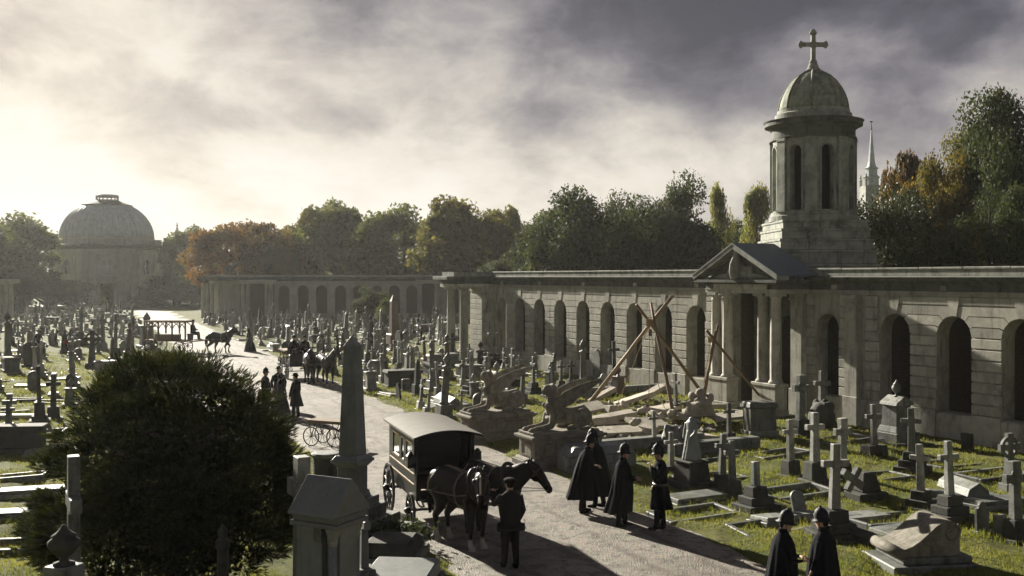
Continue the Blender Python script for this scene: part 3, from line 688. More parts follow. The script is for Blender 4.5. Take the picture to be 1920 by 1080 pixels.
# ------------------------------------------------------------------ domed chapel at the end of the avenue
def make_chapel():
    Yc = 226.0; cx = (201-960)/1920*Yc
    t = thing('chapel', 'octagonal stone chapel with grey ribbed dome at the end of the avenue', 'chapel', (cx, Yc, 0), R(21.5))
    ap = 11.4; side = 2*ap*math.tan(math.pi/8)
    for k in range(8):
        a = R(-90)+k*math.pi/4
        m = MB(); m.M = Matrix.Rotation(a+math.pi/2, 4, 'Z') @ Matrix.Translation((0, -ap, 0))
        arch_panel(m, -side/2, side/2, 0, .95, 8.6, 6.4, -.2, 11.6, 0, .8, n=10)
        for x in (-side/2+.5, -2.4, 2.4, side/2-.5): m.bx(x-.4, x+.4, -.22, 0, .9, 10.6)
        m.bx(-side/2, side/2, -.3, 0, -.2, .9); m.bx(-side/2-.1, side/2+.1, -.28, 0, 10.6, 10.9)
        m.build('wall', 'far_stone', t)
        m = MB(); m.M = Matrix.Rotation(a+math.pi/2, 4, 'Z') @ Matrix.Translation((0, -ap, 0))
        m.bx(-.95, .95, .5, .56, 6.4, 9.6); w = m.build('window', 'glass_dark', t)
        m = MB(); m.M = Matrix.Rotation(a+math.pi/2, 4, 'Z') @ Matrix.Translation((0, -ap, 0))
        m.bx(-.05, .05, .42, .49, 6.4, 9.5); m.bx(-.95, .95, .42, .48, 8.0, 8.1); m.build('glazing_bar', 'far_stone', w)
    rot = math.pi/8
    oc = 1/math.cos(math.pi/8)
    m = MB(); m.lathe([(ap*oc, 11.6), ((ap+.3)*oc, 11.7), ((ap+.4)*oc, 12.1), ((ap+.9)*oc, 12.2), ((ap+.95)*oc, 12.6), (ap*oc, 12.75), (0, 12.8)], 8, a0=rot); m.build('cornice', 'bath_stone_dark', t)
    m = MB(); m.lathe([(10.3, 12.7), (10.3, 13.9), (9.9, 14.0), (9.9, 14.5), (0, 14.5)], 48); m.build('parapet', 'far_stone', t)
    for k in range(8):
        a = rot+k*math.pi/4; m = MB(); m.M = Matrix.Rotation(a, 4, 'Z'); m.bx(10.6, 11.8, -.8, .8, 12.6, 13.9); m.build('corner_block', 'far_stone', t)
    R_ = 9.75; prof = [(R_*math.cos(R(q)), 14.3+8.3*math.sin(R(q))) for q in range(0, 76, 5)]
    m = MB(); m.lathe(prof, 64); d = m.build('dome', 'lead_dome', t, smooth=True)
    for k in range(48):
        a = 2*math.pi*k/48; m = MB(); m.tube([((rr+.02)*math.cos(a), (rr+.02)*math.sin(a), zz) for rr, zz in prof[:13]], .10, 4); m.build('rib', 'lead_dome', d, smooth=True)
    m = MB(); m.lathe([(5.3, 21.15), (5.3, 21.6), (3.2, 22.35), (2.5, 22.6)], 32); m.build('upper_ring', 'bath_stone_dark', t)
    m = MB(); m.lathe([(2.45, 22.2), (2.45, 22.75), (2.3, 22.75), (2.3, 22.2)], 24); m.build('lantern_base', 'lead_dome', t)
    for k in range(16):
        a = 2*math.pi*k/16; m = MB(); m.lathe([(.14, 22.7), (.14, 23.4)], 6, (2.25*math.cos(a), 2.25*math.sin(a), 0)); m.build('lantern_post', 'far_stone', t)
    m = MB(); m.lathe([(1.9, 23.35), (2.4, 23.35), (2.4, 23.75), (2.2, 23.85), (0, 23.9)], 24); m.build('lantern_cap', 'lead_dome', t)
    # entrance porch on the face that looks down the avenue
    m = MB(); m.bx(-2.9, 2.9, -ap-1.6, -ap-.3, 5.0, 5.9); m.bx(-3.2, 3.2, -ap-1.9, -ap-.3, 5.9, 6.3); m.build('porch_beam', 'far_stone', t)
    for x in (-2.4, -1.7, 1.7, 2.4): column('column', t, x, -ap-1.2, .2, 4.8, .30, 'far_stone', 10)
    m = MB(); m.bx(-1.3, 1.3, -ap-.36, -ap-.31, .2, 4.4); m.build('door', 'dark_void', t)
make_chapel()

# ------------------------------------------------------------------ church spires beyond the trees
def spire(px, Y, ytip, yb, label, w):
    k = Y/1920; zt = CAMZ+(519-ytip)*k; z0 = CAMZ+(519-yb)*k; H = zt-z0
    t = thing('church_spire', label, 'spire', at(px, Y))
    m = MB(); m.box(0, 0, -1, w*1.5, w*1.5, z0+H*.10+1); m.build('tower', 'tower_stone', t)
    m = MB(); m.lathe([(w*.62, z0+H*.09), (w*.62, z0+H*.2), (w*.72, z0+H*.22), (w*.5, z0+H*.25), (w*.5, z0+H*.33), (w*.62, z0+H*.345), (w*.40, z0+H*.37), (w*.30, z0+H*.44), (.05*w, zt-H*.12)], 8); m.build('spire_cone', 'lead_dome', t)
    for sx in (-1, 1):
        for sy in (-1, 1):
            m = MB(); m.lathe([(.13*w, z0+H*.09), (.13*w, z0+H*.17), (.18*w, z0+H*.18), (.05*w, z0+H*.20), (.12*w, z0+H*.22), (.02*w, z0+H*.27)], 8, (sx*w*.68, sy*w*.68, 0)); m.build('pinnacle', 'far_stone', t)
    m = MB(); m.lathe([(.045*w, zt-H*.13), (.02*w, zt)], 6); m.ell((0, 0, zt-H*.10), .09*w, 8, 6); m.bx(-.16*w, .10*w, -.02, .02, zt-H*.012, zt+H*.008); m.build('weather_vane', 'iron', t)
spire(1634, 200, 228, 362, 'slender church spire with weather vane beside the bell tower', 2.3)
spire(332, 330, 418, 462, 'tiny church spire in the haze beside the domed chapel', 3.2)
# ------------------------------------------------------------------ trees
def crown_mesh(name, mat, seed, kind='round', n=5200, leaf=.034, trunk_top=.3):
    """crown inside a unit box: x,y in -.5..+.5, z 0..1, made of leaf clumps"""
    r = np.random.default_rng(seed); C = []; Rr = []
    nb = {'round': 34, 'poplar': 26, 'dome': 34, 'open': 40, 'cone': 24}[kind]
    for i in range(nb):
        if kind == 'poplar': z = r.uniform(.08, .95); w = .30*math.sin(math.pi*min(1, (z*.8+.16)))**.7; a = r.uniform(0, 6.28); d = w*r.uniform(.2, 1); C.append((d*math.cos(a), d*math.sin(a), z)); Rr.append(r.uniform(.09, .15))
        elif kind == 'cone': z = r.uniform(.05, .95); w = .42*(1-z)**.8; a = r.uniform(0, 6.28); C.append((w*math.cos(a), w*math.sin(a), z)); Rr.append(r.uniform(.07, .13))
        else:
            u = r.normal(size=3); u /= np.linalg.norm(u); q = r.uniform(.45, 1)**.5
            if u[2] < -.35 and kind != 'round': u[2] *= -.5
            zc, zr = (.55, .40) if kind != 'dome' else (.40, .52)
            p = np.array([u[0]*.40*q, u[1]*.40*q, zc+u[2]*zr*q*.92]); C.append(tuple(p)); Rr.append(r.uniform(.08, .17) if kind != 'open' else r.uniform(.06, .13))
    C = np.array(C); Rr = np.array(Rr)
    idx = r.integers(0, nb, n); u = r.normal(size=(n, 3)); u /= np.linalg.norm(u, axis=1)[:, None]
    q = r.random(n)**.40; P = C[idx]+u*(Rr[idx]*q)[:, None]*np.array([1.1, 1.1, .85]); P += r.normal(size=(n, 3))*.012
    s = leaf*r.uniform(.55, 1.3, n); a = r.normal(size=(n, 3)); a /= np.linalg.norm(a, axis=1)[:, None]
    b = np.cross(a, u+r.normal(size=(n, 3))*.6); b /= np.linalg.norm(b, axis=1)[:, None]+1e-9
    a *= s[:, None]; b *= (s*.62)[:, None]
    V = np.stack([P-a, P-a*.1+b, P+a, P-a*.1-b], 1).reshape(-1, 3)
    return np_mesh(name, V, 4, mat), C
def trunk_mesh(C, seed):
    r = random.Random(seed); m = MB()
    m.tube([(0, 0, -.05), (.01, 0, .12), (-.005, .01, .3), (.01, -.01, .55), (0, 0, .8)], [.045, .034, .03, .02, .006], 8)
    for c in list(C)[::3]:
        z0 = max(.12, min(c[2]-.12, r.uniform(.2, .5))); mid = (c[0]*.45, c[1]*.45, (z0+c[2])/2+.03)
        m.tube([(0, 0, z0), mid, tuple(c)], [.017, .010, .003], 5)
    return m.mesh('trunk', 'bark', smooth=True)
PROTO = {}
for i, (key, mat, kind, n, leaf) in enumerate([
        ('green_a', 'leaf_green', 'round', 16900, 0.0192), ('green_b', 'leaf_green', 'open', 15600, 0.0192), ('olive_a', 'leaf_olive', 'open', 16900, 0.0192), ('olive_b', 'leaf_olive', 'round', 15600, 0.0192),
        ('dark_a', 'leaf_dark', 'dome', 40000, 0.0115), ('dark_b', 'leaf_dark', 'dome', 40000, 0.0115), ('orange_a', 'leaf_orange', 'round', 15600, 0.0192), ('rust_a', 'leaf_rust', 'open', 15600, 0.0192),
        ('gold_a', 'leaf_gold', 'open', 36000, 0.0095), ('poplar', 'leaf_poplar', 'poplar', 13000, 0.0179), ('holly', 'leaf_holly', 'dome', 46000, 0.0078), ('near_dark', 'leaf_dark', 'open', 60000, 0.0078), ('near_olive', 'leaf_olive', 'open', 46000, 0.0078), ('cone', 'leaf_dark', 'cone', 9100, 0.0224)]):
    me, C = crown_mesh('crown', mat, 40+i, kind, n, leaf); PROTO[key] = (me, trunk_mesh(C, i))
def tree(px, Y, hw, ytop, key, label, cat='tree', name='tree', group='trees beyond the arcades', rz=None, z0=0.0, zb=None, depth=None):
    k = Y/1920; H = CAMZ+(519-ytop)*k-z0; w = 2*hw*k/.70; H *= 1.06 if Y > 90 else 1.13
    t = thing(name, label, cat, at(px, Y, z0), rnd.uniform(0, 6.28) if rz is None else rz, group)
    t.scale = (w, w if depth is None else depth, H)
    c, tr = PROTO[key]; obj('crown', c, t); obj('trunk', tr, t); return t
for i_, (px_, hw_, yt_, k_) in enumerate([(470, 70, 432, 'green_a'), (548, 60, 425, 'olive_b'), (660, 70, 412, 'green_b'), (720, 60, 418, 'green_a'), (820, 70, 408, 'olive_b'), (920, 60, 404, 'green_a'), (1000, 60, 400, 'green_b'), (1330, 50, 425, 'green_a')]):
    tree(px_, 196, hw_, yt_, k_, 'hazy tree in the back row of the belt, %s from its left end' % 'first second third fourth fifth sixth seventh eighth'.split()[i_])
tree(35, 195, 75, 408, 'green_a', 'hazy green tree at the left edge beside the domed chapel')
tree(-60, 180, 80, 400, 'green_b', 'hazy tree cut off by the left edge of the picture')
tree(318, 250, 34, 462, 'rust_a', 'small brown tree just right of the domed chapel')
tree(362, 215, 48, 426, 'green_b', 'hazy grey green tree between the chapel and the orange tree')
tree(436, 168, 72, 414, 'orange_a', 'bright orange autumn tree behind the far arcade')
tree(502, 162, 46, 420, 'rust_a', 'russet tree between the orange and the tall green tree')
tree(530, 156, 30, 448, 'gold_a', 'low yellow tree leaning over the far arcade')
tree(578, 168, 58, 392, 'olive_b', 'yellow green tree left of the tallest tree over the far arcade')
tree(632, 172, 64, 378, 'green_b', 'tall airy green tree over the middle of the far arcade')
tree(690, 158, 44, 425, 'green_a', 'lower green tree filling the gap over the far arcade')
tree(758, 160, 74, 394, 'green_a', 'broad green tree right of the tall airy one')
tree(830, 150, 40, 440, 'rust_a', 'small rusty tree over the end of the far arcade')
tree(880, 140, 86, 370, 'olive_a', 'spreading olive green tree above the end pavilion')
tree(962, 146, 52, 392, 'olive_b', 'olive tree left of the dark evergreen oaks')
tree(948, 118, 58, 455, 'dark_a', 'low dark round tree just over the long arcade', depth=8)
tree(1108, 98, 100, 338, 'dark_a', 'dark evergreen oak, left one of the two tall domes of foliage')
tree(1035, 104, 34, 400, 'olive_b', 'pale olive tree at the foot of the dark evergreen oak')
tree(1250, 100, 80, 324, 'dark_b', 'dark evergreen oak, right one of the two tall domes of foliage')
tree(1190, 108, 64, 358, 'dark_b', 'dark evergreen tree filling the dip between the two oaks')
tree(1350, 112, 27, 343, 'poplar', 'pale slender poplar left of the bell tower')
tree(1418, 120, 31, 343, 'poplar', 'pale slender poplar partly behind the bell tower')
tree(1392, 130, 34, 415, 'green_b', 'small hazy tree between the two poplars')
tree(1668, 64, 104, 350, 'holly', 'glossy dark holly tree right of the bell tower')
tree(1694, 84, 40, 312, 'rust_a', 'reddish treetop beside the distant spire')
tree(1768, 70, 70, 300, 'gold_a', 'golden orange tree against the large dark one')
tree(1818, 76, 88, 262, 'near_olive', 'olive tree behind the golden one at the right')
tree(1932, 68, 112, 178, 'near_dark', 'large dark tree filling the right edge of the sky')
tree(1750, 62, 64, 385, 'holly', 'dark glossy tree in front of the golden one')
tree(1856, 60, 84, 360, 'near_dark', 'low dark bushy tree over the right end of the arcade')
tree(2045, 66, 130, 150, 'near_dark', 'large dark tree cut off by the right edge')
sh = 'dark shrubs round the chapel'
tree(92, 196, 62, 505, 'dark_a', 'dark rounded shrub left of the chapel door', 'shrub', 'shrub', sh, z0=-2.5)
tree(330, 196, 62, 510, 'dark_b', 'dark rounded shrub right of the chapel door', 'shrub', 'shrub', sh, z0=-2.5)
tree(395, 200, 22, 512, 'dark_a', 'dark shrub at the left end of the far arcade', 'shrub', 'shrub', sh)
tree(199, 150, 13, 535, 'cone', 'narrow dark conifer on the axis of the chapel door', 'tree', 'conifer', None)
tree(700, 118, 30, 535, 'dark_b', 'bushy evergreen standing among graves before the far arcade', 'shrub', 'shrub', None)
tree(724, 110, 14, 562, 'green_a', 'light green bush beside the evergreen before the far arcade', 'shrub', 'shrub', None)
# low wood closing the horizon behind everything
def far_wood():
    r = np.random.default_rng(9); V = []
    n = 26000; X = r.uniform(-230, 190, n); h = 7+3*np.sin(X*.11)+2.2*np.sin(X*.31+1)+1.5*np.sin(X*.7)
    Z = h*r.random(n)**.6; Yv = 268+r.uniform(0, 22, n)+8*np.sin(X*.05)
    P = np.stack([X, Yv, Z], -1); a = r.normal(size=(n, 3)); a /= np.linalg.norm(a, axis=1)[:, None]; b = np.cross(a, r.normal(size=(n, 3))); b /= np.linalg.norm(b, axis=1)[:, None]
    s = r.uniform(.5, 1.1, n)[:, None]; V = np.stack([P-a*s, P+b*s*.6, P+a*s, P-b*s*.6], 1).reshape(-1, 3)
    tag(obj('far_wood', np_mesh('far_wood', V, 4, 'leaf_green')), 'hazy belt of woodland along the horizon', 'wood', kind='stuff')
far_wood()
# ------------------------------------------------------------------ the big yew in front
def make_yew():
    r = np.random.default_rng(21); c0 = at(326, 18.6)
    t = thing('yew_tree', 'big dark feathery yew bush in front of the path on the left', 'tree', (c0.x, c0.y, 0))
    nb = 300; u = r.normal(size=(nb, 3)); u /= np.linalg.norm(u, axis=1)[:, None]; u[:, 2] = np.abs(u[:, 2])*1.62-.62; u /= np.linalg.norm(u, axis=1)[:, None]
    q = r.uniform(.74, 1.0, nb)**.6; rx, rz, zc = 2.22, 2.42, 1.90
    B0 = np.stack([u[:, 0]*rx*q, u[:, 1]*rx*q, zc+u[:, 2]*rz*q], -1); B0[:, :2] *= np.clip(1-(B0[:, 2]-2.6)/2.0*.20, .5, 1.0)[:, None]
    B0[:, :2] *= np.where(B0[:, 2] < 1.6, 1.07, 1)[:, None]
    br = r.uniform(.20, .38, nb); m = 44000; bi = r.integers(0, nb, m)
    w = r.normal(size=(m, 3)); w /= np.linalg.norm(w, axis=1)[:, None]
    ax = u[bi]; P = B0[bi]+w*(br[bi]*r.random(m)**.45)[:, None]*np.array([1, 1, .55])+ax*(br[bi]*.5*r.random(m))[:, None]
    k = P[:, 2] > .05; P, w, ax = P[k], w[k], ax[k]; m = len(P)
    d = ax*np.array([1, 1, .4])*.8+w*.5+np.array([0, 0, .35])+r.normal(size=(m, 3))*.22; d /= np.linalg.norm(d, axis=1)[:, None]
    L = r.uniform(.07, .17, m); side = np.cross(d, r.normal(size=(m, 3))); side /= np.linalg.norm(side, axis=1)[:, None]
    T = []
    for i in range(9):
        f = .10+.90*i/8; s_ = 1 if i % 2 else -1
        base = P+d*(L*f*.9)[:, None]; ln = (L*.34*(1.15-f))[:, None]
        tip = base+(d*.75+side*s_*.75)*ln; wv = d*(L*.085)[:, None]+np.cross(d, side)*(L*.02)[:, None]
        T.append(np.stack([base-wv, base+wv, tip], 1))
    T.append(np.stack([P-side*.008, P+side*.008, P+d*L[:, None]], 1))
    obj('crown', np_mesh('crown', np.concatenate(T).reshape(-1, 3), 3, 'leaf_yew'), t)
    b = MB(); rr = random.Random(4)
    b.tube([(0, 0, -.1), (.05, 0, .6), (0, .05, 1.6), (0, 0, 3.6)], [.22, .17, .13, .03], 9)
    for i in range(46):
        a = rr.uniform(0, 6.28); z = rr.uniform(.3, 3.2); l = rr.uniform(.9, 1.9)*(1-max(0, z-2)*.3)
        b.tube([(0, 0, z), (l*.5*math.cos(a), l*.5*math.sin(a), z+.15), (l*math.cos(a), l*math.sin(a), z+.6)], [.06, .035, .01], 5)
    b.build('trunk', 'bark', t, smooth=True)
    # the shaded, leafy heart of the bush
    n = 22000; u = r.normal(size=(n, 3)); u /= np.linalg.norm(u, axis=1)[:, None]; q = r.uniform(.3, .86, n)
    P = np.stack([u[:, 0]*rx*q, u[:, 1]*rx*q, 1.9+u[:, 2]*2.2*q], -1); taper = np.clip(1-(P[:, 2]-2.6)/2.0*.22, .5, 1); P[:, :2] *= taper[:, None]
    P = P[P[:, 2] > .05]; n = len(P)
    a = r.normal(size=(n, 3)); a /= np.linalg.norm(a, axis=1)[:, None]; b_ = np.cross(a, r.normal(size=(n, 3))); b_ /= np.linalg.norm(b_, axis=1)[:, None]
    V = np.stack([P-a*.075, P+b_*.03, P+a*.075, P-b_*.03], 1).reshape(-1, 3); obj('inner_foliage', np_mesh('inner_foliage', V, 4, 'leaf_yew'), t)
make_yew()
# ------------------------------------------------------------------ gravestones: shared part meshes, one object per stone
def cross_mesh(h, w, arm, t, splay=1.0, drape=False):
    m = MB(); za = h*.70
    m.box(0, 0, 0, w*1.25, t*1.2, za-w*.5, .82); m.box(0, 0, za-w*.5, w*1.02, t, h-za+w*.5, splay)
    for s_ in (-1, 1):
        m.prism([(s_*w*.45, za-w*.42), (s_*arm, za-w*.42*splay), (s_*arm, za+w*.42*splay), (s_*w*.45, za+w*.42)][::s_], -t*.47, t*.47)
    if drape:
        for k in range(9): m.ell((rnd.uniform(-.12, .12), -t*.5, za+rnd.uniform(-.35, .18)), (rnd.uniform(.05, .1), .06, rnd.uniform(.07, .16)), 6, 5)
    return m.mesh('cross', 'pale_stone', bevel=.012)
def celtic_mesh(h):
    m = MB(); w, t, za = .20, .13, h*.72
    m.box(0, 0, 0, .34, .2, za-.1, .62); m.box(0, 0, za-.1, w, t, h-za+.1, 1.15)
    for s_ in (-1, 1): m.prism([(s_*.08, za-.085), (s_*.40, za-.11), (s_*.40, za+.11), (s_*.08, za+.085)][::s_], -t*.47, t*.47)
    m.mi = [0]*len(m.f); k = 24; r0, r1 = .24, .34
    for i in range(k):
        a, b = 2*math.pi*i/k, 2*math.pi*(i+1)/k
        p = [(r*math.cos(q), r*math.sin(q)+za) for r, q in ((r0, a), (r1, a), (r1, b), (r0, b))]
        vs = [(x, -.045, z) for x, z in p]+[(x, .045, z) for x, z in p]; m.add(vs, [(0, 1, 2, 3), (7, 6, 5, 4), (1, 5, 6, 2), (0, 3, 7, 4)])
    return m.mesh('cross', 'grey_stone')
def slab_shape(w, h, top):
    a = w/2
    if top == 'round': arc = [(a*math.cos(R(q)), h-a*.9+a*.9*math.sin(R(q))) for q in range(0, 181, 15)]; return [(-a, 0), (a, 0)]+arc
    if top == 'gothic': return [(-a, 0), (a, 0), (a, h*.68), (a*.85, h*.80), (a*.5, h*.93), (0, h), (-a*.5, h*.93), (-a*.85, h*.80), (-a, h*.68)]
    if top == 'shoulder': arc = [(a*.62*math.cos(R(q)), h-a*.62+a*.62*math.sin(R(q))) for q in range(0, 181, 20)]; return [(-a, 0), (a, 0), (a, h-a*.75), (a*.72, h-a*.75)]+arc+[(-a*.72, h-a*.75), (-a, h-a*.75)]
    return [(-a, 0), (a, 0), (a, h*.95), (a*.8, h), (-a*.8, h), (-a, h*.95)]
def headstone_mesh(w, h, top, t=.13):
    m = MB(); m.prism(slab_shape(w, h, top), -t/2, t/2); return m.mesh('slab', 'grey_stone', bevel=.014)
def block(name, sx, sy, h, taper=1, mat='grey_stone', bev=.018):
    m = MB(); m.box(0, 0, 0, sx, sy, h, taper); return m.mesh(name, mat, bevel=bev)
def lathe_mesh(name, prof, n=14, mat='grey_stone'):
    m = MB(); m.lathe(prof, n); return m.mesh(name, mat, smooth=True)
URN = [(.13, 0), (.13, .04), (.06, .07), (.05, .13), (.12, .20), (.19, .32), (.19, .40), (.13, .46), (.15, .49), (.10, .54), (.05, .60), (.03, .66), (.0, .68)]
def obelisk_mesh(w, h, mat='granite'):
    m = MB(); m.box(0, 0, 0, w, w, h-w*.75, .66); m.box(0, 0, h-w*.75, w*.66, w*.66, w*.75, .03); return m.mesh('shaft', mat, bevel=.008)
st3 = [block('step', .95, .85, .20), block('step', .70, .60, .20), block('plinth', .48, .42, .26, .92)]
blk = [block('step', .74, .64, .14), block('plinth', .50, .44, .46, .88)]
one = [block('plinth', .62, .42, .30, .9)]
tall = [block('step', .95, .85, .18), block('step', .72, .62, .18), block('plinth', .5, .44, .56, .86)]
def stack(parts):
    out = []; z = 0
    for p in parts:
        out.append((p.name.split('.')[0], p, z)); z += max(v.co.z for v in p.vertices)-.001
    return out, z
KINDS = {}
def kind(key, name, cat, parts, tops, word):
    out, z = stack(parts); KINDS[key] = dict(name=name, cat=cat, word=word, base=out, z=z, tops=tops)
kind('cross', 'stone_cross', 'cross', st3, [('cross', cross_mesh(1.35, .165, .30, .14), 0)], 'stone cross on three steps')
kind('cross_b', 'stone_cross', 'cross', blk, [('cross', cross_mesh(1.30, .18, .28, .15), 0)], 'stone cross on a square block')
kind('cross_c', 'stone_cross', 'cross', blk, [('cross', cross_mesh(1.45, .22, .33, .17, 1.25, True), 0)], 'stone cross draped with carving')
kind('cross_d', 'stone_cross', 'cross', one, [('cross', cross_mesh(1.05, .14, .25, .11), 0)], 'small plain stone cross')
kind('cross_t', 'stone_cross', 'cross', tall, [('cross', cross_mesh(1.55, .17, .33, .14, 1.1), 0)], 'tall stone cross on a stepped pedestal')
kind('broken', 'broken_cross', 'cross', st3, [('shaft', block('shaft', .2, .17, .62, .9, 'pale_stone'), 0)], 'broken cross stump on three steps')
kind('celtic', 'celtic_cross', 'cross', one, [('cross', celtic_mesh(1.55), 0)], 'ringed cross on a small base')
kind('head_r', 'headstone', 'headstone', [block('base', .85, .3, .14)], [('slab', headstone_mesh(.66, 1.05, 'round'), 0)], 'round topped headstone')
kind('head_g', 'headstone', 'headstone', [block('base', .85, .3, .14)], [('slab', headstone_mesh(.62, 1.25, 'gothic'), 0)], 'pointed headstone')
kind('head_s', 'headstone', 'headstone', [block('base', .9, .3, .16)], [('slab', headstone_mesh(.7, 1.15, 'shoulder'), 0)], 'shouldered headstone')
kind('head_f', 'headstone', 'headstone', [block('base', .8, .34, .12)], [('slab', headstone_mesh(.56, .72, 'flat', .16), 0)], 'low square headstone')
kind('obelisk', 'obelisk', 'obelisk', [block('step', .95, .95, .2), block('pedestal', .7, .7, .7, .92, 'granite')], [('shaft', obelisk_mesh(.42, 1.9), 0)], 'stone obelisk on a pedestal')
kind('urn', 'urn_monument', 'monument', [block('step', .9, .9, .22), block('pedestal', .62, .62, .95, .9), block('cornice', .74, .74, .1)], [('urn', lathe_mesh('urn', URN), 0)], 'square pedestal with a stone urn')
kind('column', 'column_monument', 'monument', [block('step', .95, .95, .25), block('pedestal', .68, .68, .5, .95)], [('column', lathe_mesh('column', [(.25, 0), (.25, .08), (.19, .14), (.185, .7), (.15, 1.75), (.2, 1.8), (.22, 1.88)], 14, 'pale_stone'), 0), ('urn', lathe_mesh('urn', URN), 1.86)], 'round column with an urn on top')
kind('chest', 'chest_tomb', 'tomb', [block('base', 2.0, .95, .16), block('chest', 1.8, .78, .62)], [('lid', block('lid', 2.0, .95, .14, .94), 0)], 'chest tomb with a flat lid')
kind('coped', 'coped_tomb', 'tomb', [block('base', 2.0, .85, .2)], [('coped_stone', (lambda m: (m.prism([(-.36, 0), (.36, 0), (.30, .22), (0, .42), (-.30, .22)], -.92, .92), m.mesh('coped_stone', 'grey_stone', bevel=.015))[1])(MB()), 0)], 'low coped tomb')
kind('ledger', 'ledger_slab', 'slab', [block('base', 1.95, .9, .12)], [('slab', block('slab', 1.8, .76, .11, .97, 'pale_stone'), 0)], 'flat ledger slab')
kl = block('kerb_stone', 2.05, .12, .22); ks = block('kerb_stone', .12, .82, .22)
KINDS['kerb'] = dict(name='kerb_grave', cat='grave', word='grave edged with a low stone kerb', base=[('kerb_stone', kl, 0, 0, -.47), ('kerb_stone', kl, 0, 0, .47), ('kerb_stone', ks, 0, -.965, 0), ('kerb_stone', ks, 0, .965, 0)], z=0, tops=[])
TONES = {'pale': 'pale_stone', 'grey': 'grey_stone', 'dark': 'dark_stone', 'reddish': 'red_granite'}
def grave(key, loc, rz, s, tone, label, group=None, tilt=(0, 0), base=None):
    K = KINDS[key]; t = thing(K['name'], label, K['cat'], (loc[0], loc[1], gz(loc[0], loc[1])-(.115 if key == 'kerb' else .05)), rz, group, s)
    t.rotation_euler.x, t.rotation_euler.y = tilt
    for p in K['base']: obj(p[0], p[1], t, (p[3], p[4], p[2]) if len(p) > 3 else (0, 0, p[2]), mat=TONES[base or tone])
    for n, me, z in K['tops']: obj(n, me, t, (0, 0, K['z']+z), mat=TONES[tone])
    return t
def height(key):
    K = KINDS[key]; return K['z']+max([max(v.co.z for v in me.vertices)+z for n, me, z in K['tops']] or [.22])
HT = {k: height(k) for k in KINDS}
OCC = []
def K_(key): return KINDS[key]['cat'] == 'cross' and key != 'celtic'
def put(key, px, pyb, pyt=None, tone='grey', label=None, rz=None, s=1, tilt=None, group=None):
    """stand a stone where the picture shows its foot (pyb); pyt = its top, for the size"""
    p = gp(px, pyb); p.y += .25; p.x = (px-960)/1920*p.y
    if pyt: s = max(.55, min(1.6, (CAMZ-(pyt-519)*p.y/1920)/HT[key]))
    OCC.append((p.x, p.y, 1.0*s))
    return grave(key, p, WALL_RZ+R(rnd.gauss(0, 4)) if rz is None else R(rz), s, tone, label, group, base='dark' if K_(key) else None, tilt=tilt or (rnd.gauss(0, .03), rnd.gauss(0, .03)))  # cross bases take dark stone: the shade on them is put into the colour
# --- the near plot on the right, stone by stone
NEAR = 'graves in the near plot right of the avenue'
for a in [
    ('cross', 1428, 778, 702, 'pale', 'pale stone cross right in front of the portico columns', 22),
    ('cross_c', 1500, 822, 703, 'grey', 'tall grey cross with carved drapery on its head, right of the portico', 26),
    ('cross_d', 1540, 800, 697, 'pale', 'pale cross standing behind the dark rockwork mound', 26),
    ('cross_b', 1483, 900, 787, 'pale', 'pale cross on a shade-darkened square block left of the carved cross shafts', 24),
    ('cross_b', 1528, 914, 776, 'pale', 'pale cross on a tall shade-darkened block, middle of three close shafts', 20),
    ('cross_c', 1579, 906, 784, 'pale', 'pale carved cross behind the tall foreground cross', 24),
    ('cross_d', 1639, 860, 760, 'pale', 'pale cross on a shade-darkened base in front of the urn monument', 22),
    ('cross', 1711, 892, 768, 'grey', 'grey stepped cross beside the urn monument below the arches', -40),
    ('cross', 1728, 968, 835, 'pale', 'pale cross on three shade-darkened steps, left of the pair near the scroll tomb', -52),
    ('cross', 1782, 988, 833, 'pale', 'pale cross on three shade-darkened steps, right of the pair near the scroll tomb', 20),
    ('cross', 1563, 1020, 832, 'pale', 'tall pale cross just behind the two caped policemen', 14),
    ('cross_t', 1903, 812, 715, 'grey', 'tall cross at the right edge before the last arch', 20),
    ('celtic', 1893, 928, 813, 'grey', 'grey ringed cross at the right edge', 20),
    ('cross_c', 1906, 1024, 865, 'grey', 'ornate foliate cross cut by the right edge', 20),
    ('broken', 1418, 966, 868, 'grey', 'broken cross stump on three steps near the middle of the plot', 24),
    ('cross', 1227, 846, 772, 'pale', 'pale cross rising behind the standing policemen', 24),
    ('cross_d', 1259, 892, 809, 'pale', 'slim pale cross left of the headless statue', 24),
    ('cross', 1368, 842, 757, 'grey', 'grey cross in front of the small timber shear legs', 24),
    ('cross_b', 1352, 925, 813, 'grey', 'left cross of the close pair right of the headless statue', 20),
    ('cross_b', 1374, 940, 828, 'grey', 'right cross of the close pair right of the headless statue', 20),
    ('head_f', 1815, 850, 812, 'dark', 'small dark headstone at the foot of the arcade wall', -60),
    ('head_s', 1842, 1012, 960, 'grey', 'low worn headstone right of the stepped cross pair', 24),
    ('head_f', 1876, 1014, 966, 'grey', 'low square headstone beside the worn one near the right edge', 24),
    ('head_r', 1502, 978, 924, 'grey', 'small leaning round headstone behind the left caped policeman', 20),
    ('chest', 1425, 822, None, 'grey', 'tall chest tomb with a sloping lid before the portico', 10),
    ]:
    key, px, yb, yt, tone, label, rz = a
    o = put(key, px, yb, yt, tone, label, rz, group=NEAR)
    if 'leaning' in label: o.rotation_euler.x = -.3
    if key == 'chest': o.scale = (.55, .9, 1.35)
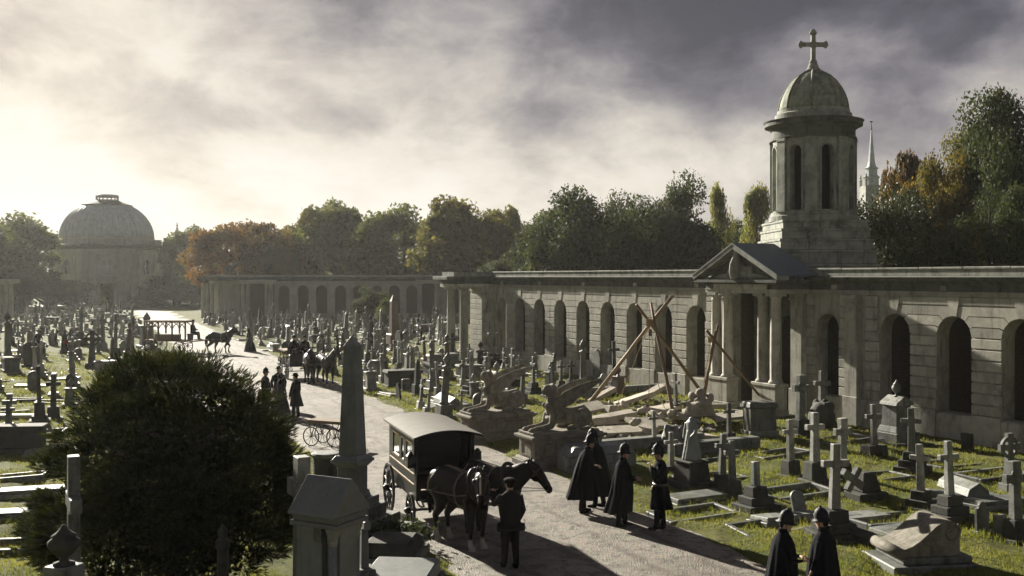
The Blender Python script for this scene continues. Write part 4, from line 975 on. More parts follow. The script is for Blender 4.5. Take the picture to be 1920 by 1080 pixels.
KERBS = [(1300, 972, 26, 'behind the policeman with his hand raised'), (1455, 1000, 20, 'left of the leaning headstone'), (1665, 990, 24, 'in front of the fallen cross'),
    (1490, 935, 26, 'below the three close cross shafts'), (1330, 905, 26, 'between the headless statue and the close pair'), (1640, 905, 24, 'behind the fallen cross'), (1785, 875, 24, 'right of the grey stepped cross'), (1460, 860, 26, 'left of the rockwork mound'), (1860, 900, 24, 'before the ringed cross'), (1580, 835, 26, 'behind the carved shafts'), (1700, 835, 26, 'under the urn monument'), (1340, 862, 26, 'behind the headless statue')]
for px, yb, rz, w in KERBS: put('kerb', px, yb, None, 'grey', 'kerbed grave '+w, rz, 1.0, group='kerb edged graves on the right')
for px, yb, rz, w in [(1305, 945, 26, 'flat slab right of the last standing policeman'), (1475, 985, 24, 'flat mossy slab beside the broken cross stump'), (1700, 1010, 24, 'flat slab behind the scroll tomb'), (1870, 955, 24, 'flat slab near the right edge'), (1605, 985, 24, 'flat slab under the fallen cross')]: put('ledger', px, yb, None, 'grey', w, rz, .9, group='flat slabs on the right')
put('coped', 1805, 940, None, 'grey', 'long low coped stone like a log near the right edge', 5, .85)
put('coped', 1600, 1024, None, 'dark', 'broken coped stone beside the caped policemen', 30, .6)
# --- graves between avenue and arcade, mid distance
MID = 'graves between the avenue and the long arcade'
for key, px, yb, yt, tone, label in [
    ('column', 812, 738, 640, 'grey', 'thick column monument with an urn left of the sphinxes'),
    ('obelisk', 741, 660, 536, 'reddish', 'tall reddish obelisk in the middle of the graves'),
    ('head_r', 748, 668, 610, 'dark', 'large dark round headstone before the reddish obelisk'),
    ('cross_t', 747, 706, 640, 'pale', 'pale stepped cross right of the grey obelisk tip'),
    ('cross_t', 720, 700, 636, 'grey', 'grey stepped cross close to the grey obelisk tip'),
    ('coped', 840, 768, None, 'grey', 'broad coped tomb behind the black van'),
    ('chest', 755, 728, None, 'dark', 'dark chest tomb at the grass edge of the avenue'),
    ('cross', 1000, 740, 668, 'grey', 'grey cross just behind the near sphinx wing'),
    ('cross', 960, 728, 655, 'pale', 'pale cross between the two sphinx heads'),
    ('head_g', 1032, 722, 680, 'pale', 'pale upright headstone behind the near sphinx'),
    ('cross', 1052, 736, 680, 'grey', 'grey cross beside the pale upright headstone'),
    ('cross', 1070, 728, 675, 'dark', 'dark little cross behind the near sphinx wing'),
    ('head_g', 1120, 714, 655, 'grey', 'pair like pointed headstone before the fifth arch'),
    ('cross_t', 1152, 728, 640, 'dark', 'dark cross on broad steps before the arcade'),
    ('cross_t', 1008, 690, 620, 'grey', 'tall grey cross before the third arch of the arcade'),
    ('cross_t', 1090, 690, 648, 'pale', 'pale cross before the fourth arch of the arcade'),
    ('cross', 884, 742, 660, 'pale', 'pale cross left of the far sphinx head'),
    ('cross', 926, 690, 610, 'pale', 'slim pale cross before the first arch of the arcade'),
    ('urn', 900, 690, 640, 'dark', 'dark urn monument near the end pavilion'),
    ('cross_t', 1268, 792, 700, 'grey', 'tall cross among the timber poles'),
    ('cross_t', 1245, 705, 640, 'pale', 'pale cross close to the arcade behind the poles'),
    ('head_r', 690, 668, 632, 'dark', 'dark round headstone left of the reddish obelisk'),
    ('chest', 830, 690, None, 'grey', 'flat topped chest tomb before the end pavilion'),
    ('ledger', 700, 700, None, 'pale', 'sunlit flat slab behind the grey obelisk')]:
    put(key, px, yb, yt, tone, label, WALL_RZ*57.3+rnd.choice((0, 90, 90))+rnd.gauss(0, 5), group=MID)
# --- left of the avenue
LFT = 'graves in the plot left of the avenue'
for key, px, yb, yt, tone, label in [
    ('cross_t', 216, 690, 588, 'grey', 'tall grey cross at the left above the yew'),
    ('obelisk', 210, 690, 630, 'reddish', 'small reddish obelisk above the yew'),
    ('celtic', 172, 694, 620, 'dark', 'dark ringed cross left of the reddish obelisk'),
    ('cross_t', 75, 800, 690, 'dark', 'dark tall cross left of the yew'),
    ('cross_b', 100, 790, 700, 'dark', 'dark square cross shaft touching the yew on its left'),
    ('urn', 275, 655, 585, 'grey', 'tall grey stone beside the canopied wagon'),
    ('column', 15, 690, 585, 'grey', 'column monument at the left edge'),
    ('chest', 20, 700, None, 'dark', 'dark chest tomb at the left edge'),
    ('head_f', 100, 745, 700, 'grey', 'low square stone left of the yew'),
    ('head_r', 60, 690, 640, 'dark', 'dark headstone near the two mourners'),
    ('cross_t', 150, 650, 580, 'grey', 'grey cross behind the ringed one at the left')]:
    put(key, px, yb, yt, tone, label, rnd.choice((-65, 25, 20))+rnd.gauss(0, 5), group=LFT)
for i, (px, yb, k, tone) in enumerate([(60, 728, 'ledger', 'pale'), (35, 755, 'kerb', 'grey'), (25, 790, 'ledger', 'pale'), (70, 820, 'kerb', 'grey'), (30, 850, 'chest', 'dark'), (20, 905, 'kerb', 'grey'), (60, 935, 'ledger', 'pale'), (10, 985, 'ledger', 'grey'), (40, 1035, 'kerb', 'grey'), (110, 760, 'kerb', 'pale'), (120, 715, 'ledger', 'grey')]):
    put(k, px, yb, None, tone, '%s %s, %s down the left edge' % (tone, KINDS[k]['word'], ['first', 'second', 'third', 'fourth', 'fifth', 'sixth', 'seventh', 'eighth', 'ninth', 'tenth', 'eleventh'][i]), 12, .95, group=LFT)
# --- the crowd of stones farther off
def clear(x, y, rad):
    for a, b, r_ in OCC:
        if (a-x)**2+(b-y)**2 < (rad+r_*.45)**2: return False
    return True
def scatter(n, y0, y1, inside, zone, spacing, seed, bias=1.0):
    r = random.Random(seed); out = []; tries = 0
    while len(out) < n and tries < n*60:
        tries += 1; y = y0+(y1-y0)*r.random()**bias; x = r.uniform(-.535, .40)*y
        # rows run along the avenue
        if not inside(x, y): continue
        q = pc(x, y); row = round(q/1.9)*1.9; x += (row-q)*.7
        if not inside(x, y) or not clear(x, y, spacing*r.uniform(.8, 1.3)): continue
        key = r.choices(['cross', 'cross_b', 'cross_c', 'cross_d', 'cross_t', 'celtic', 'head_r', 'head_g', 'head_s', 'head_f', 'obelisk', 'urn', 'column', 'chest', 'coped', 'ledger', 'kerb'],
                        [11, 8, 4, 10, 8, 4, 8, 6, 5, 5, 4, 7, 4, 3, 2, 4, 5])[0]
        tone = r.choices(['pale', 'grey', 'dark', 'reddish'], [4, 5, 2, .5])[0]
        s = r.uniform(.62, 1.0)*(.95 if y > 75 else .92)
        OCC.append((x, y, .8)); out.append((key, x, y, s, tone, WALL_RZ+r.choice((0, math.pi/2, math.pi/2))+r.gauss(0, .08), (r.gauss(0, .04), r.gauss(0, .04))))
    return [(zone,)+o for o in out]
rightside = lambda x, y: pc(x, y) > 3.9 and x+.5*y < 31.0 and not (y < 46 and x > -1 and x+.5*y < 32) and not (y < 49 and 2 < x)
farright = lambda x, y: pc(x, y) > 3.9 and x < -.075*y+3 and (y > 84 or x+.5*y < 30.5)
leftside = lambda x, y: pc(x, y) < -4.2 and not (y < 36 and x > -9.5) and not ((x+23)**2/36+(y-77)**2/16 < 1)
ALLS = scatter(95, 40, 78, rightside, 'below the long arcade', .85, 1)+scatter(265, 78, 131, farright, 'before the far arcade', .7, 2)+scatter(75, 33, 76, leftside, 'beyond the yew', .9, 3)+scatter(200, 76, 178, leftside, 'towards the chapel', 1.0, 4)
ORD = 'first second third fourth fifth sixth seventh eighth ninth tenth eleventh twelfth thirteenth fourteenth fifteenth sixteenth seventeenth eighteenth nineteenth twentieth'.split()+['%s%s' % ('twenty-', w_) for w_ in 'first second third fourth fifth sixth seventh eighth ninth'.split()]+['thirtieth']
seen = {}
for o in sorted(ALLS, key=lambda o: o[2]/o[3]):
    zone, key, x, y, s, tone, rz, tilt = o; w = KINDS[key]['word']
    if 1:
        k = (zone, key, tone); i = seen.get(k, 0); seen[k] = i+1
        lab = '%s %s, %s from the left %s' % (tone, w, ORD[i], zone); g = 'graves '+zone
    grave(key, (x, y), rz, s, tone, lab, g, tilt)
# --- small masses of rough stones too far off to tell apart
def far_stones():
    r = np.random.default_rng(12); m = MB(); n = 0
    while n < 420:
        y = r.uniform(95, 190); x = r.uniform(-.53, -.02)*y; q = pc(x, y)
        if abs(q) < 4 or (q > 0 and (y > 133 or x > -.06*y)): continue
        h = r.uniform(.5, 1.3); w = r.uniform(.12, .5); m.M = Matrix.Translation((x, y, 0)) @ Matrix.Rotation(r.uniform(0, 3), 4, 'Z')
        m.box(0, 0, 0, w, .15, h, r.uniform(.6, 1)); n += 1
        if r.random() < .4: m.box(0, 0, h*.62, w*2.2, .12, .14)
        if r.random() < .6: m.box(0, 0, 0, w*2, .5, .22)
    tag(m.build('far_gravestones', 'grey_stone'), 'mass of tiny gravestones too far off to tell apart', 'gravestones', kind='stuff')
far_stones()

def grave_tufts():
    r = np.random.default_rng(31); P = []
    for x, y, s_ in OCC:
        if y > 50: continue
        n = int(150*min(1, (26/y)**1.3)); a = r.uniform(0, 6.28, n); d = .45+r.uniform(0, .5, n)**1.5
        P.append(np.stack([x+d*np.cos(a)*1.15, y+d*np.sin(a)], -1))
    P = np.concatenate(P); x, y = P[:, 0], P[:, 1]; k = (np.abs(pc(x, y)) > 3.3) & (x+.5*y < 33.2); x, y = x[k], y[k]; n = len(x)
    z = relief(x, y); h = r.uniform(.07, .20, n); w = r.uniform(.006, .012, n)*np.clip(y/22, 1, 2); th = r.uniform(0, 6.28, n); lx, ly = r.normal(0, .4, n)*h, r.normal(0, .4, n)*h
    a = np.stack([x-np.cos(th)*w, y-np.sin(th)*w, z-.01], -1); b = np.stack([x+np.cos(th)*w, y+np.sin(th)*w, z-.01], -1); c = np.stack([x+lx, y+ly, z+h], -1)
    tag(obj('long_grass', np_mesh('long_grass', np.stack([a, b, c], 1).reshape(-1, 3), 3, 'grass_blade')), 'longer uncut grass round the feet of the stones', 'grass', kind='stuff')
grave_tufts()
# ------------------------------------------------------------------ single monuments in front
def mono(name, label, cat, loc, rz=0): return thing(name, label, cat, loc, rz)
def part(t, name, mat, fn, **k):
    m = MB(); fn(m); return m.build(name, mat, t, **k)
def make_fore():
    # grey granite obelisk on its pedestal
    p = at(661, 22.6); t = mono('obelisk', 'tall grey granite obelisk on a moulded pedestal beside the avenue', 'obelisk', p, R(-24))
    part(t, 'step', 'grey_stone', lambda m: m.box(0, 0, -.1, 2.1, 2.1, .36), bevel=.02)
    part(t, 'step', 'grey_stone', lambda m: m.box(0, 0, .26, 1.55, 1.55, .28), bevel=.02)
    part(t, 'step', 'grey_stone', lambda m: m.box(0, 0, .54, 1.1, 1.1, .24), bevel=.02)
    part(t, 'pedestal', 'granite', lambda m: (m.box(0, 0, .78, .86, .86, .18), m.box(0, 0, .96, .60, .60, .14, .86), m.box(0, 0, 1.10, .48, .48, .52)), bevel=.012)
    part(t, 'cornice', 'granite', lambda m: (m.box(0, 0, 1.62, .50, .50, .10, 1.32), m.box(0, 0, 1.72, .70, .70, .07), m.box(0, 0, 1.79, .66, .66, .09, .8)), bevel=.01)
    part(t, 'shaft', 'granite', lambda m: (m.box(0, 0, 1.875, .44, .44, 2.40, .64), m.box(0, 0, 4.274, .282, .282, .26, .02)), bevel=.006)
    # gabled shrine monument
    p = at(618, 14.6); t = mono('gabled_monument', 'gabled grey monument with little corner columns in the foreground', 'monument', p, R(-28))
    part(t, 'base', 'grey_stone', lambda m: m.box(0, 0, -.1, 1.0, .95, .5), bevel=.02)
    part(t, 'block', 'granite', lambda m: (m.bx(-.36, .10, -.30, .30, .4, 2.32), m.bx(-.36, .34, -.2, .2, .4, 2.3)), bevel=.01)
    part(t, 'beam', 'granite', lambda m: (m.bx(-.42, .42, -.37, .37, 2.30, 2.37), m.bx(-.39, .39, -.34, .34, 2.37, 2.46)), bevel=.008)
    part(t, 'gable', 'granite', lambda m: m.prism([(-.44, 2.462), (.44, 2.462), (.44, 2.50), (0, 2.96), (-.44, 2.50)], -.40, .40, 'x'), bevel=.012)
    for x, y in ((.26, -.26), (.26, .26)):
        o = part(t, 'column', 'granite', lambda m: m.lathe([(.10, .4), (.10, .46), (.065, .52), (.06, 2.05)], 12, (x, y, 0)), smooth=True)
        part(o, 'capital', 'pale_stone', lambda m: m.lathe([(.062, 2.05), (.075, 2.10), (.07, 2.13), (.10, 2.24), (.115, 2.30)], 10, (x, y, 0)))
    for y in (-.31, .31):
        o = part(t, 'pilaster', 'granite', lambda m: m.bx(-.02, .12, min(y*.9, y*1.05), max(y*.9, y*1.05), .4, 2.1))
        part(o, 'capital', 'pale_stone', lambda m: [m.bx(-.02+k*.03, .0+k*.03, min(y*.88, y*1.12), max(y*.88, y*1.12), 2.1, 2.29) for k in range(5)])
    # big plain cross behind the gable
    p = at(566, 15.6); t = mono('stone_cross', 'big sunlit plain cross close behind the gabled monument', 'cross', p, R(-62))
    part(t, 'base', 'grey_stone', lambda m: (m.box(0, 0, -.1, .9, .8, .5), m.box(0, 0, .4, .62, .52, .3, .8)), bevel=.02)
    part(t, 'cross', 'pale_stone', lambda m: (m.box(0, 0, .69, .30, .22, 1.70, .86), m.box(0, 0, 2.388, .26, .2, .68), m.bx(-.48, -.131, -.098, .098, 2.42, 2.68), m.bx(.131, .48, -.098, .098, 2.42, 2.68)), bevel=.01)
    # small cross and slabs at the bottom edge
    p = at(683, 18.2); t = mono('stone_cross', 'slim grey cross on a block right of the gabled monument', 'cross', p, R(-70))
    part(t, 'base', 'grey_stone', lambda m: (m.box(0, 0, 0, .75, .65, .34), m.box(0, 0, .34, .46, .4, .3, .85)), bevel=.02)
    part(t, 'cross', 'granite', lambda m: (m.box(0, 0, .63, .17, .14, .72, .85), m.box(0, 0, 1.348, .15, .12, .36), m.bx(-.27, -.076, -.06, .06, 1.36, 1.5), m.bx(.076, .27, -.06, .06, 1.36, 1.5)), bevel=.01)
    p = at(745, 18.3); t = mono('ledger_slab', 'thick grey ledger slab at the bottom edge by the grass verge', 'slab', p, R(-6))
    part(t, 'base', 'grey_stone', lambda m: m.box(0, 0, -.1, 1.35, 2.3, .36), bevel=.03); part(t, 'slab', 'granite', lambda m: m.box(0, 0, .26, 1.22, 2.1, .26, .97), bevel=.03)
    p = at(735, 20.9); t = mono('coped_tomb', 'rough low tomb between the obelisk steps and the ledger slab', 'tomb', p, R(-6))
    part(t, 'base', 'grey_stone', lambda m: m.box(0, 0, -.1, 1.3, 1.5, .3), bevel=.03); part(t, 'coped_stone', 'dark_stone', lambda m: m.box(0, 0, .2, 1.15, 1.3, .28, .8), bevel=.05)
    p = at(722, 22.0); t = mono('ivy_clump', 'low clump of ivy on the obelisk steps', 'plant', (p.x, p.y, .28))
    r = np.random.default_rng(8); n = 700; P = r.normal(size=(n, 3))*np.array([.42, .22, .10])+np.array([0, 0, .1]); a = r.normal(size=(n, 3)); a /= np.linalg.norm(a, axis=1)[:, None]; b = np.cross(a, r.normal(size=(n, 3))); b /= np.linalg.norm(b, axis=1)[:, None]
    obj('leaves', np_mesh('leaves', np.stack([P-a*.05, P+b*.04, P+a*.05, P-b*.04], 1).reshape(-1, 3), 4, 'leaf_dark'), t)
    part(t, 'stem', 'bark', lambda m: m.tube([(-.5, 0, .02), (0, .05, .08), (.5, -.03, .03)], .015, 5))
    # stone bin beside the obelisk
    p = gp(612, 898); t = mono('stone_drum', 'squat round drum behind the gabled monument', 'drum', p)
    part(t, 'drum', 'dark_stone', lambda m: m.lathe([(.36, 0), (.38, .62), (.36, .66)], 20)); part(t, 'rim', 'grey_stone', lambda m: m.lathe([(.41, .655), (.43, .72), (.40, .76), (.3, .77)], 20))
    # urn pedestal and cross in the shadow on the left
    p = at(120, 14.4); t = mono('urn_monument', 'dark urn on a square pedestal at the lower left by the yew', 'monument', p, R(-20))
    part(t, 'pedestal', 'grey_stone', lambda m: (m.box(0, 0, -.1, .78, .78, .4), m.box(0, 0, .3, .5, .5, 1.45, .78)), bevel=.015)
    part(t, 'urn', 'dark_stone', lambda m: m.lathe([(r_*1.15, 1.745+z*.85) for r_, z in URN], 16), smooth=True)
    p = at(138, 15.6); t = mono('stone_cross', 'tall pale edged cross behind the dark urn at the lower left', 'cross', p, R(-62))
    part(t, 'base', 'grey_stone', lambda m: m.box(0, 0, -.1, .85, .7, .7, .8), bevel=.02)
    part(t, 'cross', 'grey_stone', lambda m: (m.box(0, 0, .598, .26, .2, 1.62, .85), m.box(0, 0, 2.216, .22, .17, .86), m.bx(-.44, -.112, -.084, .084, 2.26, 2.48), m.bx(.112, .44, -.084, .084, 2.26, 2.48)), bevel=.012)
    p = at(418, 15.2); t = mono('column_monument', 'thin pillar coloured dark as if shadowed, in front of the yew', 'monument', p)
    part(t, 'base', 'dark_stone', lambda m: m.box(0, 0, -.1, .6, .6, .6), bevel=.02); part(t, 'column', 'dark_stone', lambda m: m.lathe([(.13, .498), (.10, .6), (.085, 1.75), (.11, 1.80), (.11, 1.88), (.06, 1.93), (.08, 2.02), (.02, 2.12)], 14), smooth=True)  # dark stone imitates deep shadow lying on the pillar
    p = at(270, 14.0); t = mono('chest_tomb', 'wide flat tomb in the yew shadow at the bottom edge', 'tomb', p, R(4))
    part(t, 'chest', 'dark_stone', lambda m: m.box(0, 0, -.1, 1.9, .9, .9)); part(t, 'lid', 'grey_stone', lambda m: m.box(0, 0, .8, 2.15, 1.1, .14, .96), bevel=.02)
    # scroll tomb
    p = at(1722, 20.6); t = mono('scroll_tomb', 'carved tomb shaped like an unrolled stone scroll, lower right', 'tomb', (p.x, p.y, .02), R(8))
    part(t, 'base', 'grey_stone', lambda m: (m.box(0, 0, -.1, 1.75, 1.35, .24), m.box(.1, 0, .14, 1.45, 1.15, .14)), bevel=.025)
    prof = [(-.62, .28), (.52, .28), (.60, .34), (.60, .72)]
    curve = [(.60, .80), (.55, .90), (.42, .97), (.28, .96), (.12, .88), (-.05, .74), (-.22, .60), (-.40, .49), (-.55, .44), (-.64, .42)]
    part(t, 'scroll', 'statue_stone', lambda m: (m.prism(prof+curve, -.5, .5),), bevel=.015)
    part(t, 'lower_roll', 'statue_stone', lambda m: m.tube([(-.64, -.56, .36), (-.64, .56, .36)], .105, 14), smooth=True)
    for y in (-.5, .5):
        s_ = -1 if y < 0 else 1
        part(t, 'volute', 'statue_stone', lambda m: m.tube([(.40+rr*math.cos(a), y+s_*.012, .74+rr*math.sin(a)) for rr, a in [(.21-.018*k, .9-.62*k) for k in range(11)]], .028, 6), smooth=True)
    # urn monument by the arcade wall
    p = gp(1681, 830); t = mono('urn_monument', 'gabled pedestal monument with a stone urn against the arcade', 'monument', p, R(28))
    part(t, 'base', 'grey_stone', lambda m: (m.box(0, 0, -.1, 1.15, 1.05, .5), m.box(0, 0, .4, .98, .88, .22, .86)), bevel=.02)
    part(t, 'pedestal', 'grey_stone', lambda m: m.box(0, 0, .618, .76, .68, .72, .92), bevel=.015)
    part(t, 'gable', 'pale_stone', lambda m: m.prism([(-.44, 1.336), (.44, 1.336), (.40, 1.44), (0, 1.66), (-.40, 1.44)], -.38, .38), bevel=.012)
    part(t, 'urn', 'grey_stone', lambda m: m.lathe([(r_*.85, 1.6+z*.9) for r_, z in URN], 14), smooth=True)
    # dark rockwork mound and boulder
    def rock(name, label, p, sx, sy, sz, seed, mat):
        r = random.Random(seed); m = MB(); m.ell((0, 0, sz*.42), (sx, sy, sz*.6), 14, 9)
        for k in range(16): a = r.uniform(0, 6.28); m.ell((sx*.75*math.cos(a)*r.random()**.4, sy*.75*math.sin(a)*r.random()**.4, r.uniform(.1, .9)*sz), (r.uniform(.2, .4)*sx, r.uniform(.2, .4)*sy, r.uniform(.15, .3)*sz), 7, 5)
        tag(obj(name, remesh(m.mesh(name, mat), .05, 1, [mat]), None, p, r.random()*3), label, 'rock')
    rock('rock_mound', 'dark rounded rockwork mound right of the portico steps', gp(1540, 806), .55, .5, 1.05, 3, 'dark_stone')
    rock('boulder', 'pale rough boulder behind the headless statue', gp(1263, 845), .42, .4, .85, 5, 'grey_stone')
    # headless draped statue
    p = gp(1297, 918); t = mono('headless_statue', 'headless draped stone figure on a square pedestal', 'statue', p, R(-150))
    part(t, 'pedestal', 'dark_stone', lambda m: (m.box(0, 0, -.1, .95, .95, .35), m.box(0, 0, .25, .74, .74, .5, .86), m.box(0, 0, .75, .70, .70, .07)), bevel=.02)
    m = MB(); m.tube([(0, 0, .8), (0, 0, 1.05), (.02, 0, 1.35), (0, 0, 1.62), (0, 0, 1.84), (0, 0, 1.92)], [.24, .21, .17, .16, .19, .09], 14, [.2, .18, .15, .12, .12, .07])
    for k in range(14):
        a = k*.45+rnd.random()*.2; m.tube([(.22*math.cos(a), .24*math.sin(a), .82), (.17*math.cos(a+.15), .18*math.sin(a+.15), 1.2), (.12*math.cos(a+.3), .15*math.sin(a+.3), 1.6)], [.05, .04, .02], 6)
    m.tube([(0, .19, 1.80), (.08, .25, 1.58), (.16, .14, 1.45)], [.07, .055, .04], 8); m.tube([(0, -.19, 1.80), (.03, -.25, 1.56), (.1, -.22, 1.36)], [.07, .055, .04], 8)
    m.ell((0, .0, 1.93), (.08, .08, .06))
    obj('figure', remesh(m.mesh('figure', 'statue_stone'), .022, 2, ['granite']), t)
    # fallen cross leaning on its broken base
    p = gp(1612, 938); t = mono('fallen_cross', 'fallen stone cross leaning across its broken base', 'cross', p, R(20))
    part(t, 'base', 'dark_stone', lambda m: (m.box(.2, 0, -.1, .9, .7, .32), m.box(.25, .05, .22, .6, .5, .5, .6)), bevel=.03)
    mm = MB(); mm.M = Matrix.Translation((-.1, -.1, .45)) @ Matrix.Rotation(R(-58), 4, 'Y') @ Matrix.Rotation(R(12), 4, 'X')
    mm.box(0, 0, -.75, .18, .15, 1.5); mm.bx(-.34, -.091, -.07, .07, .2, .38); mm.bx(.091, .34, -.07, .07, .2, .38); mm.build('cross', 'grey_stone', t, bevel=.012)
    # angel far left, with red flowers
    p = gp(121, 665); t = mono('angel_monument', 'winged stone angel with red flowers at the left', 'statue', p, R(-60))
    m = MB(); m.tube([(0, 0, .3), (0, 0, .9), (0, 0, 1.4), (0, 0, 1.62)], [.3, .22, .2, .08], 10); m.ell((0, 0, 1.76), (.1, .1, .13)); m.tube([(0, .2, 1.45), (-.12, .5, 1.9), (-.15, .6, 1.2), (-.1, .45, .7)], [.08, .1, .12, .03], 8); m.tube([(0, -.2, 1.45), (-.12, -.5, 1.9), (-.15, -.6, 1.2), (-.1, -.45, .7)], [.08, .1, .12, .03], 8); m.tube([(0, .2, 1.45), (.2, .1, 1.2)], [.06, .05], 6); m.tube([(0, -.2, 1.45), (.2, -.1, 1.2)], [.06, .05], 6)
    obj('figure', remesh(m.mesh('figure', 'dark_stone'), .035, 2, ['dark_stone']), t)
    part(t, 'pedestal', 'dark_stone', lambda m: m.box(0, 0, -.1, .9, .8, .5, .8)); part(t, 'flowers', 'flowers_red', lambda m: [m.ell((.3+rnd.uniform(-.08, .08), rnd.uniform(-.15, .15), .95+rnd.uniform(-.1, .1)), .05, 6, 4) for k in range(14)])
make_fore()

# ------------------------------------------------------------------ sphinxes
def sphinx_meshes():
    m = MB()
    m.tube([(-.98, 0, .40), (-.80, 0, .44), (-.45, 0, .42), (-.05, 0, .42), (.22, 0, .50), (.36, 0, .60)], [.16, .27, .24, .23, .25, .22], 14, [.18, .30, .26, .26, .32, .30])
    m.tube([(.30, 0, .55), (.36, 0, .78), (.37, 0, .95), (.38, 0, 1.06)], [.25, .20, .11, .09], 12, [.20, .17, .10, .09])
    m.ell((.46, 0, 1.24), (.165, .145, .19)); m.ell((.575, 0, 1.21), (.065, .075, .11)); m.ell((.635, 0, 1.22), (.03, .025, .05)); m.ell((.59, 0, 1.12), (.055, .06, .035))
    m.tube([(.38, 0, 1.40), (.30, 0, 1.28), (.27, 0, 1.08), (.25, 0, .88)], [.14, .20, .20, .14], 12, [.12, .15, .13, .09])      # hair falling behind
    for s_ in (-1, 1):
        m.tube([(.42, s_*.13, 1.22), (.38, s_*.17, 1.08), (.40, s_*.16, .90)], [.05, .06, .04], 8)
        m.ell((.52, s_*.10, .78), (.09, .09, .09))
        m.tube([(.36, s_*.20, .55), (.40, s_*.22, .30), (.46, s_*.22, .16), (.75, s_*.21, .11), (1.02, s_*.21, .09)], [.12, .12, .11, .085, .075], 10)
        m.ell((1.10, s_*.21, .075), (.12, .085, .07))
        for k in (-1, 0, 1): m.ell((1.19, s_*.21+k*.05, .05), (.05, .028, .045), 7, 5)
        m.ell((-.68, s_*.22, .36), (.34, .15, .30)); m.tube([(-.55, s_*.30, .22), (-.35, s_*.32, .09), (-.05, s_*.31, .07)], [.12, .09, .065], 8)
    m.tube([(-1.0, 0, .35), (-1.08, .15, .12), (-.85, .36, .07), (-.5, .42, .06)], [.06, .045, .04, .04], 7)
    body = remesh(m.mesh('body', 'statue_stone'), .026, 3, ['statue_stone'])
    wings = []
    for s_ in (-1, 1):
        m = MB()
        for k in range(9):       # overlapping feathers, long ones on top
            f = k/8
            root = (.26-.06*f, s_*(.21+.01*k), .96-.26*f); mid = (-.16-.02*f, s_*(.30+.012*k), 1.18-.30*f); tip = (-1.30+.86*f, s_*(.36+.01*k), 1.50-.42*f)
            m.tube([root, mid, tip], [.030, .036, .018], 8, [.055, .065, .035])
        m.tube([(.28, s_*.20, .50), (.24, s_*.24, .85), (.02, s_*.30, 1.14), (-.5, s_*.34, 1.38), (-1.25, s_*.37, 1.55)], [.06, .07, .05, .035, .02], 8, [.12, .13, .08, .05, .03])
        m.ell((.20, s_*.24, .76), (.11, .06, .20))
        wings.append(remesh(m.mesh('wing', 'statue_stone'), .022, 1, ['statue_stone']))
    return body, wings
SPH = sphinx_meshes()
def sphinx(loc, label, plabel):
    rz = math.atan2(-.447, -.894)
    p = thing('sphinx_pedestal', plabel, 'pedestal', loc, rz)
    part(p, 'base', 'statue_stone', lambda m: (m.box(0, 0, -.2, 2.75, 1.35, .38), m.box(0, 0, .18, 2.66, 1.27, .08, .95)), bevel=.02)
    part(p, 'die', 'statue_stone', lambda m: m.box(0, 0, .255, 2.40, 1.02, .53), bevel=.012)
    for x, y, sx, sy in ((1.205, 0, .03, .72), (-1.205, 0, .03, .72), (0, .515, 2.0, .03), (0, -.515, 2.0, .03)):
        part(p, 'panel', 'statue_stone', lambda m: (m.box(x, y, .30, sx, sy, .06), m.box(x, y, .67, sx, sy, .06), *( [m.box(x, y+q*(sy/2-.04), .36, sx, .06, .31) for q in (-1, 1)] if sx < .1 else [m.box(x+q*(sx/2-.04), y, .36, .06, sy, .31) for q in (-1, 1)])))
    part(p, 'cornice', 'statue_stone', lambda m: (m.box(0, 0, .784, 2.46, 1.08, .07, 1.07), m.box(0, 0, .854, 2.66, 1.25, .08), m.box(0, 0, .934, 2.50, 1.10, .05, .96)), bevel=.012)
    t = thing('sphinx', label, 'statue', (loc[0], loc[1], loc[2]+.984), rz)
    part(t, 'plinth', 'statue_stone', lambda m: m.box(.06, 0, -.004, 2.36, .98, .07), bevel=.015)
    obj('body', SPH[0], t, (0, 0, .05)); obj('wing', SPH[1][0], t, (0, 0, .05)); obj('wing', SPH[1][1], t, (0, 0, .05))
sphinx((1.52, 32.0, 0), 'winged stone sphinx nearer the standing policemen', 'stone pedestal under the nearer winged sphinx')
sphinx((-.55, 36.6, 0), 'winged stone sphinx just behind the black van roof', 'stone pedestal under the sphinx behind the van')

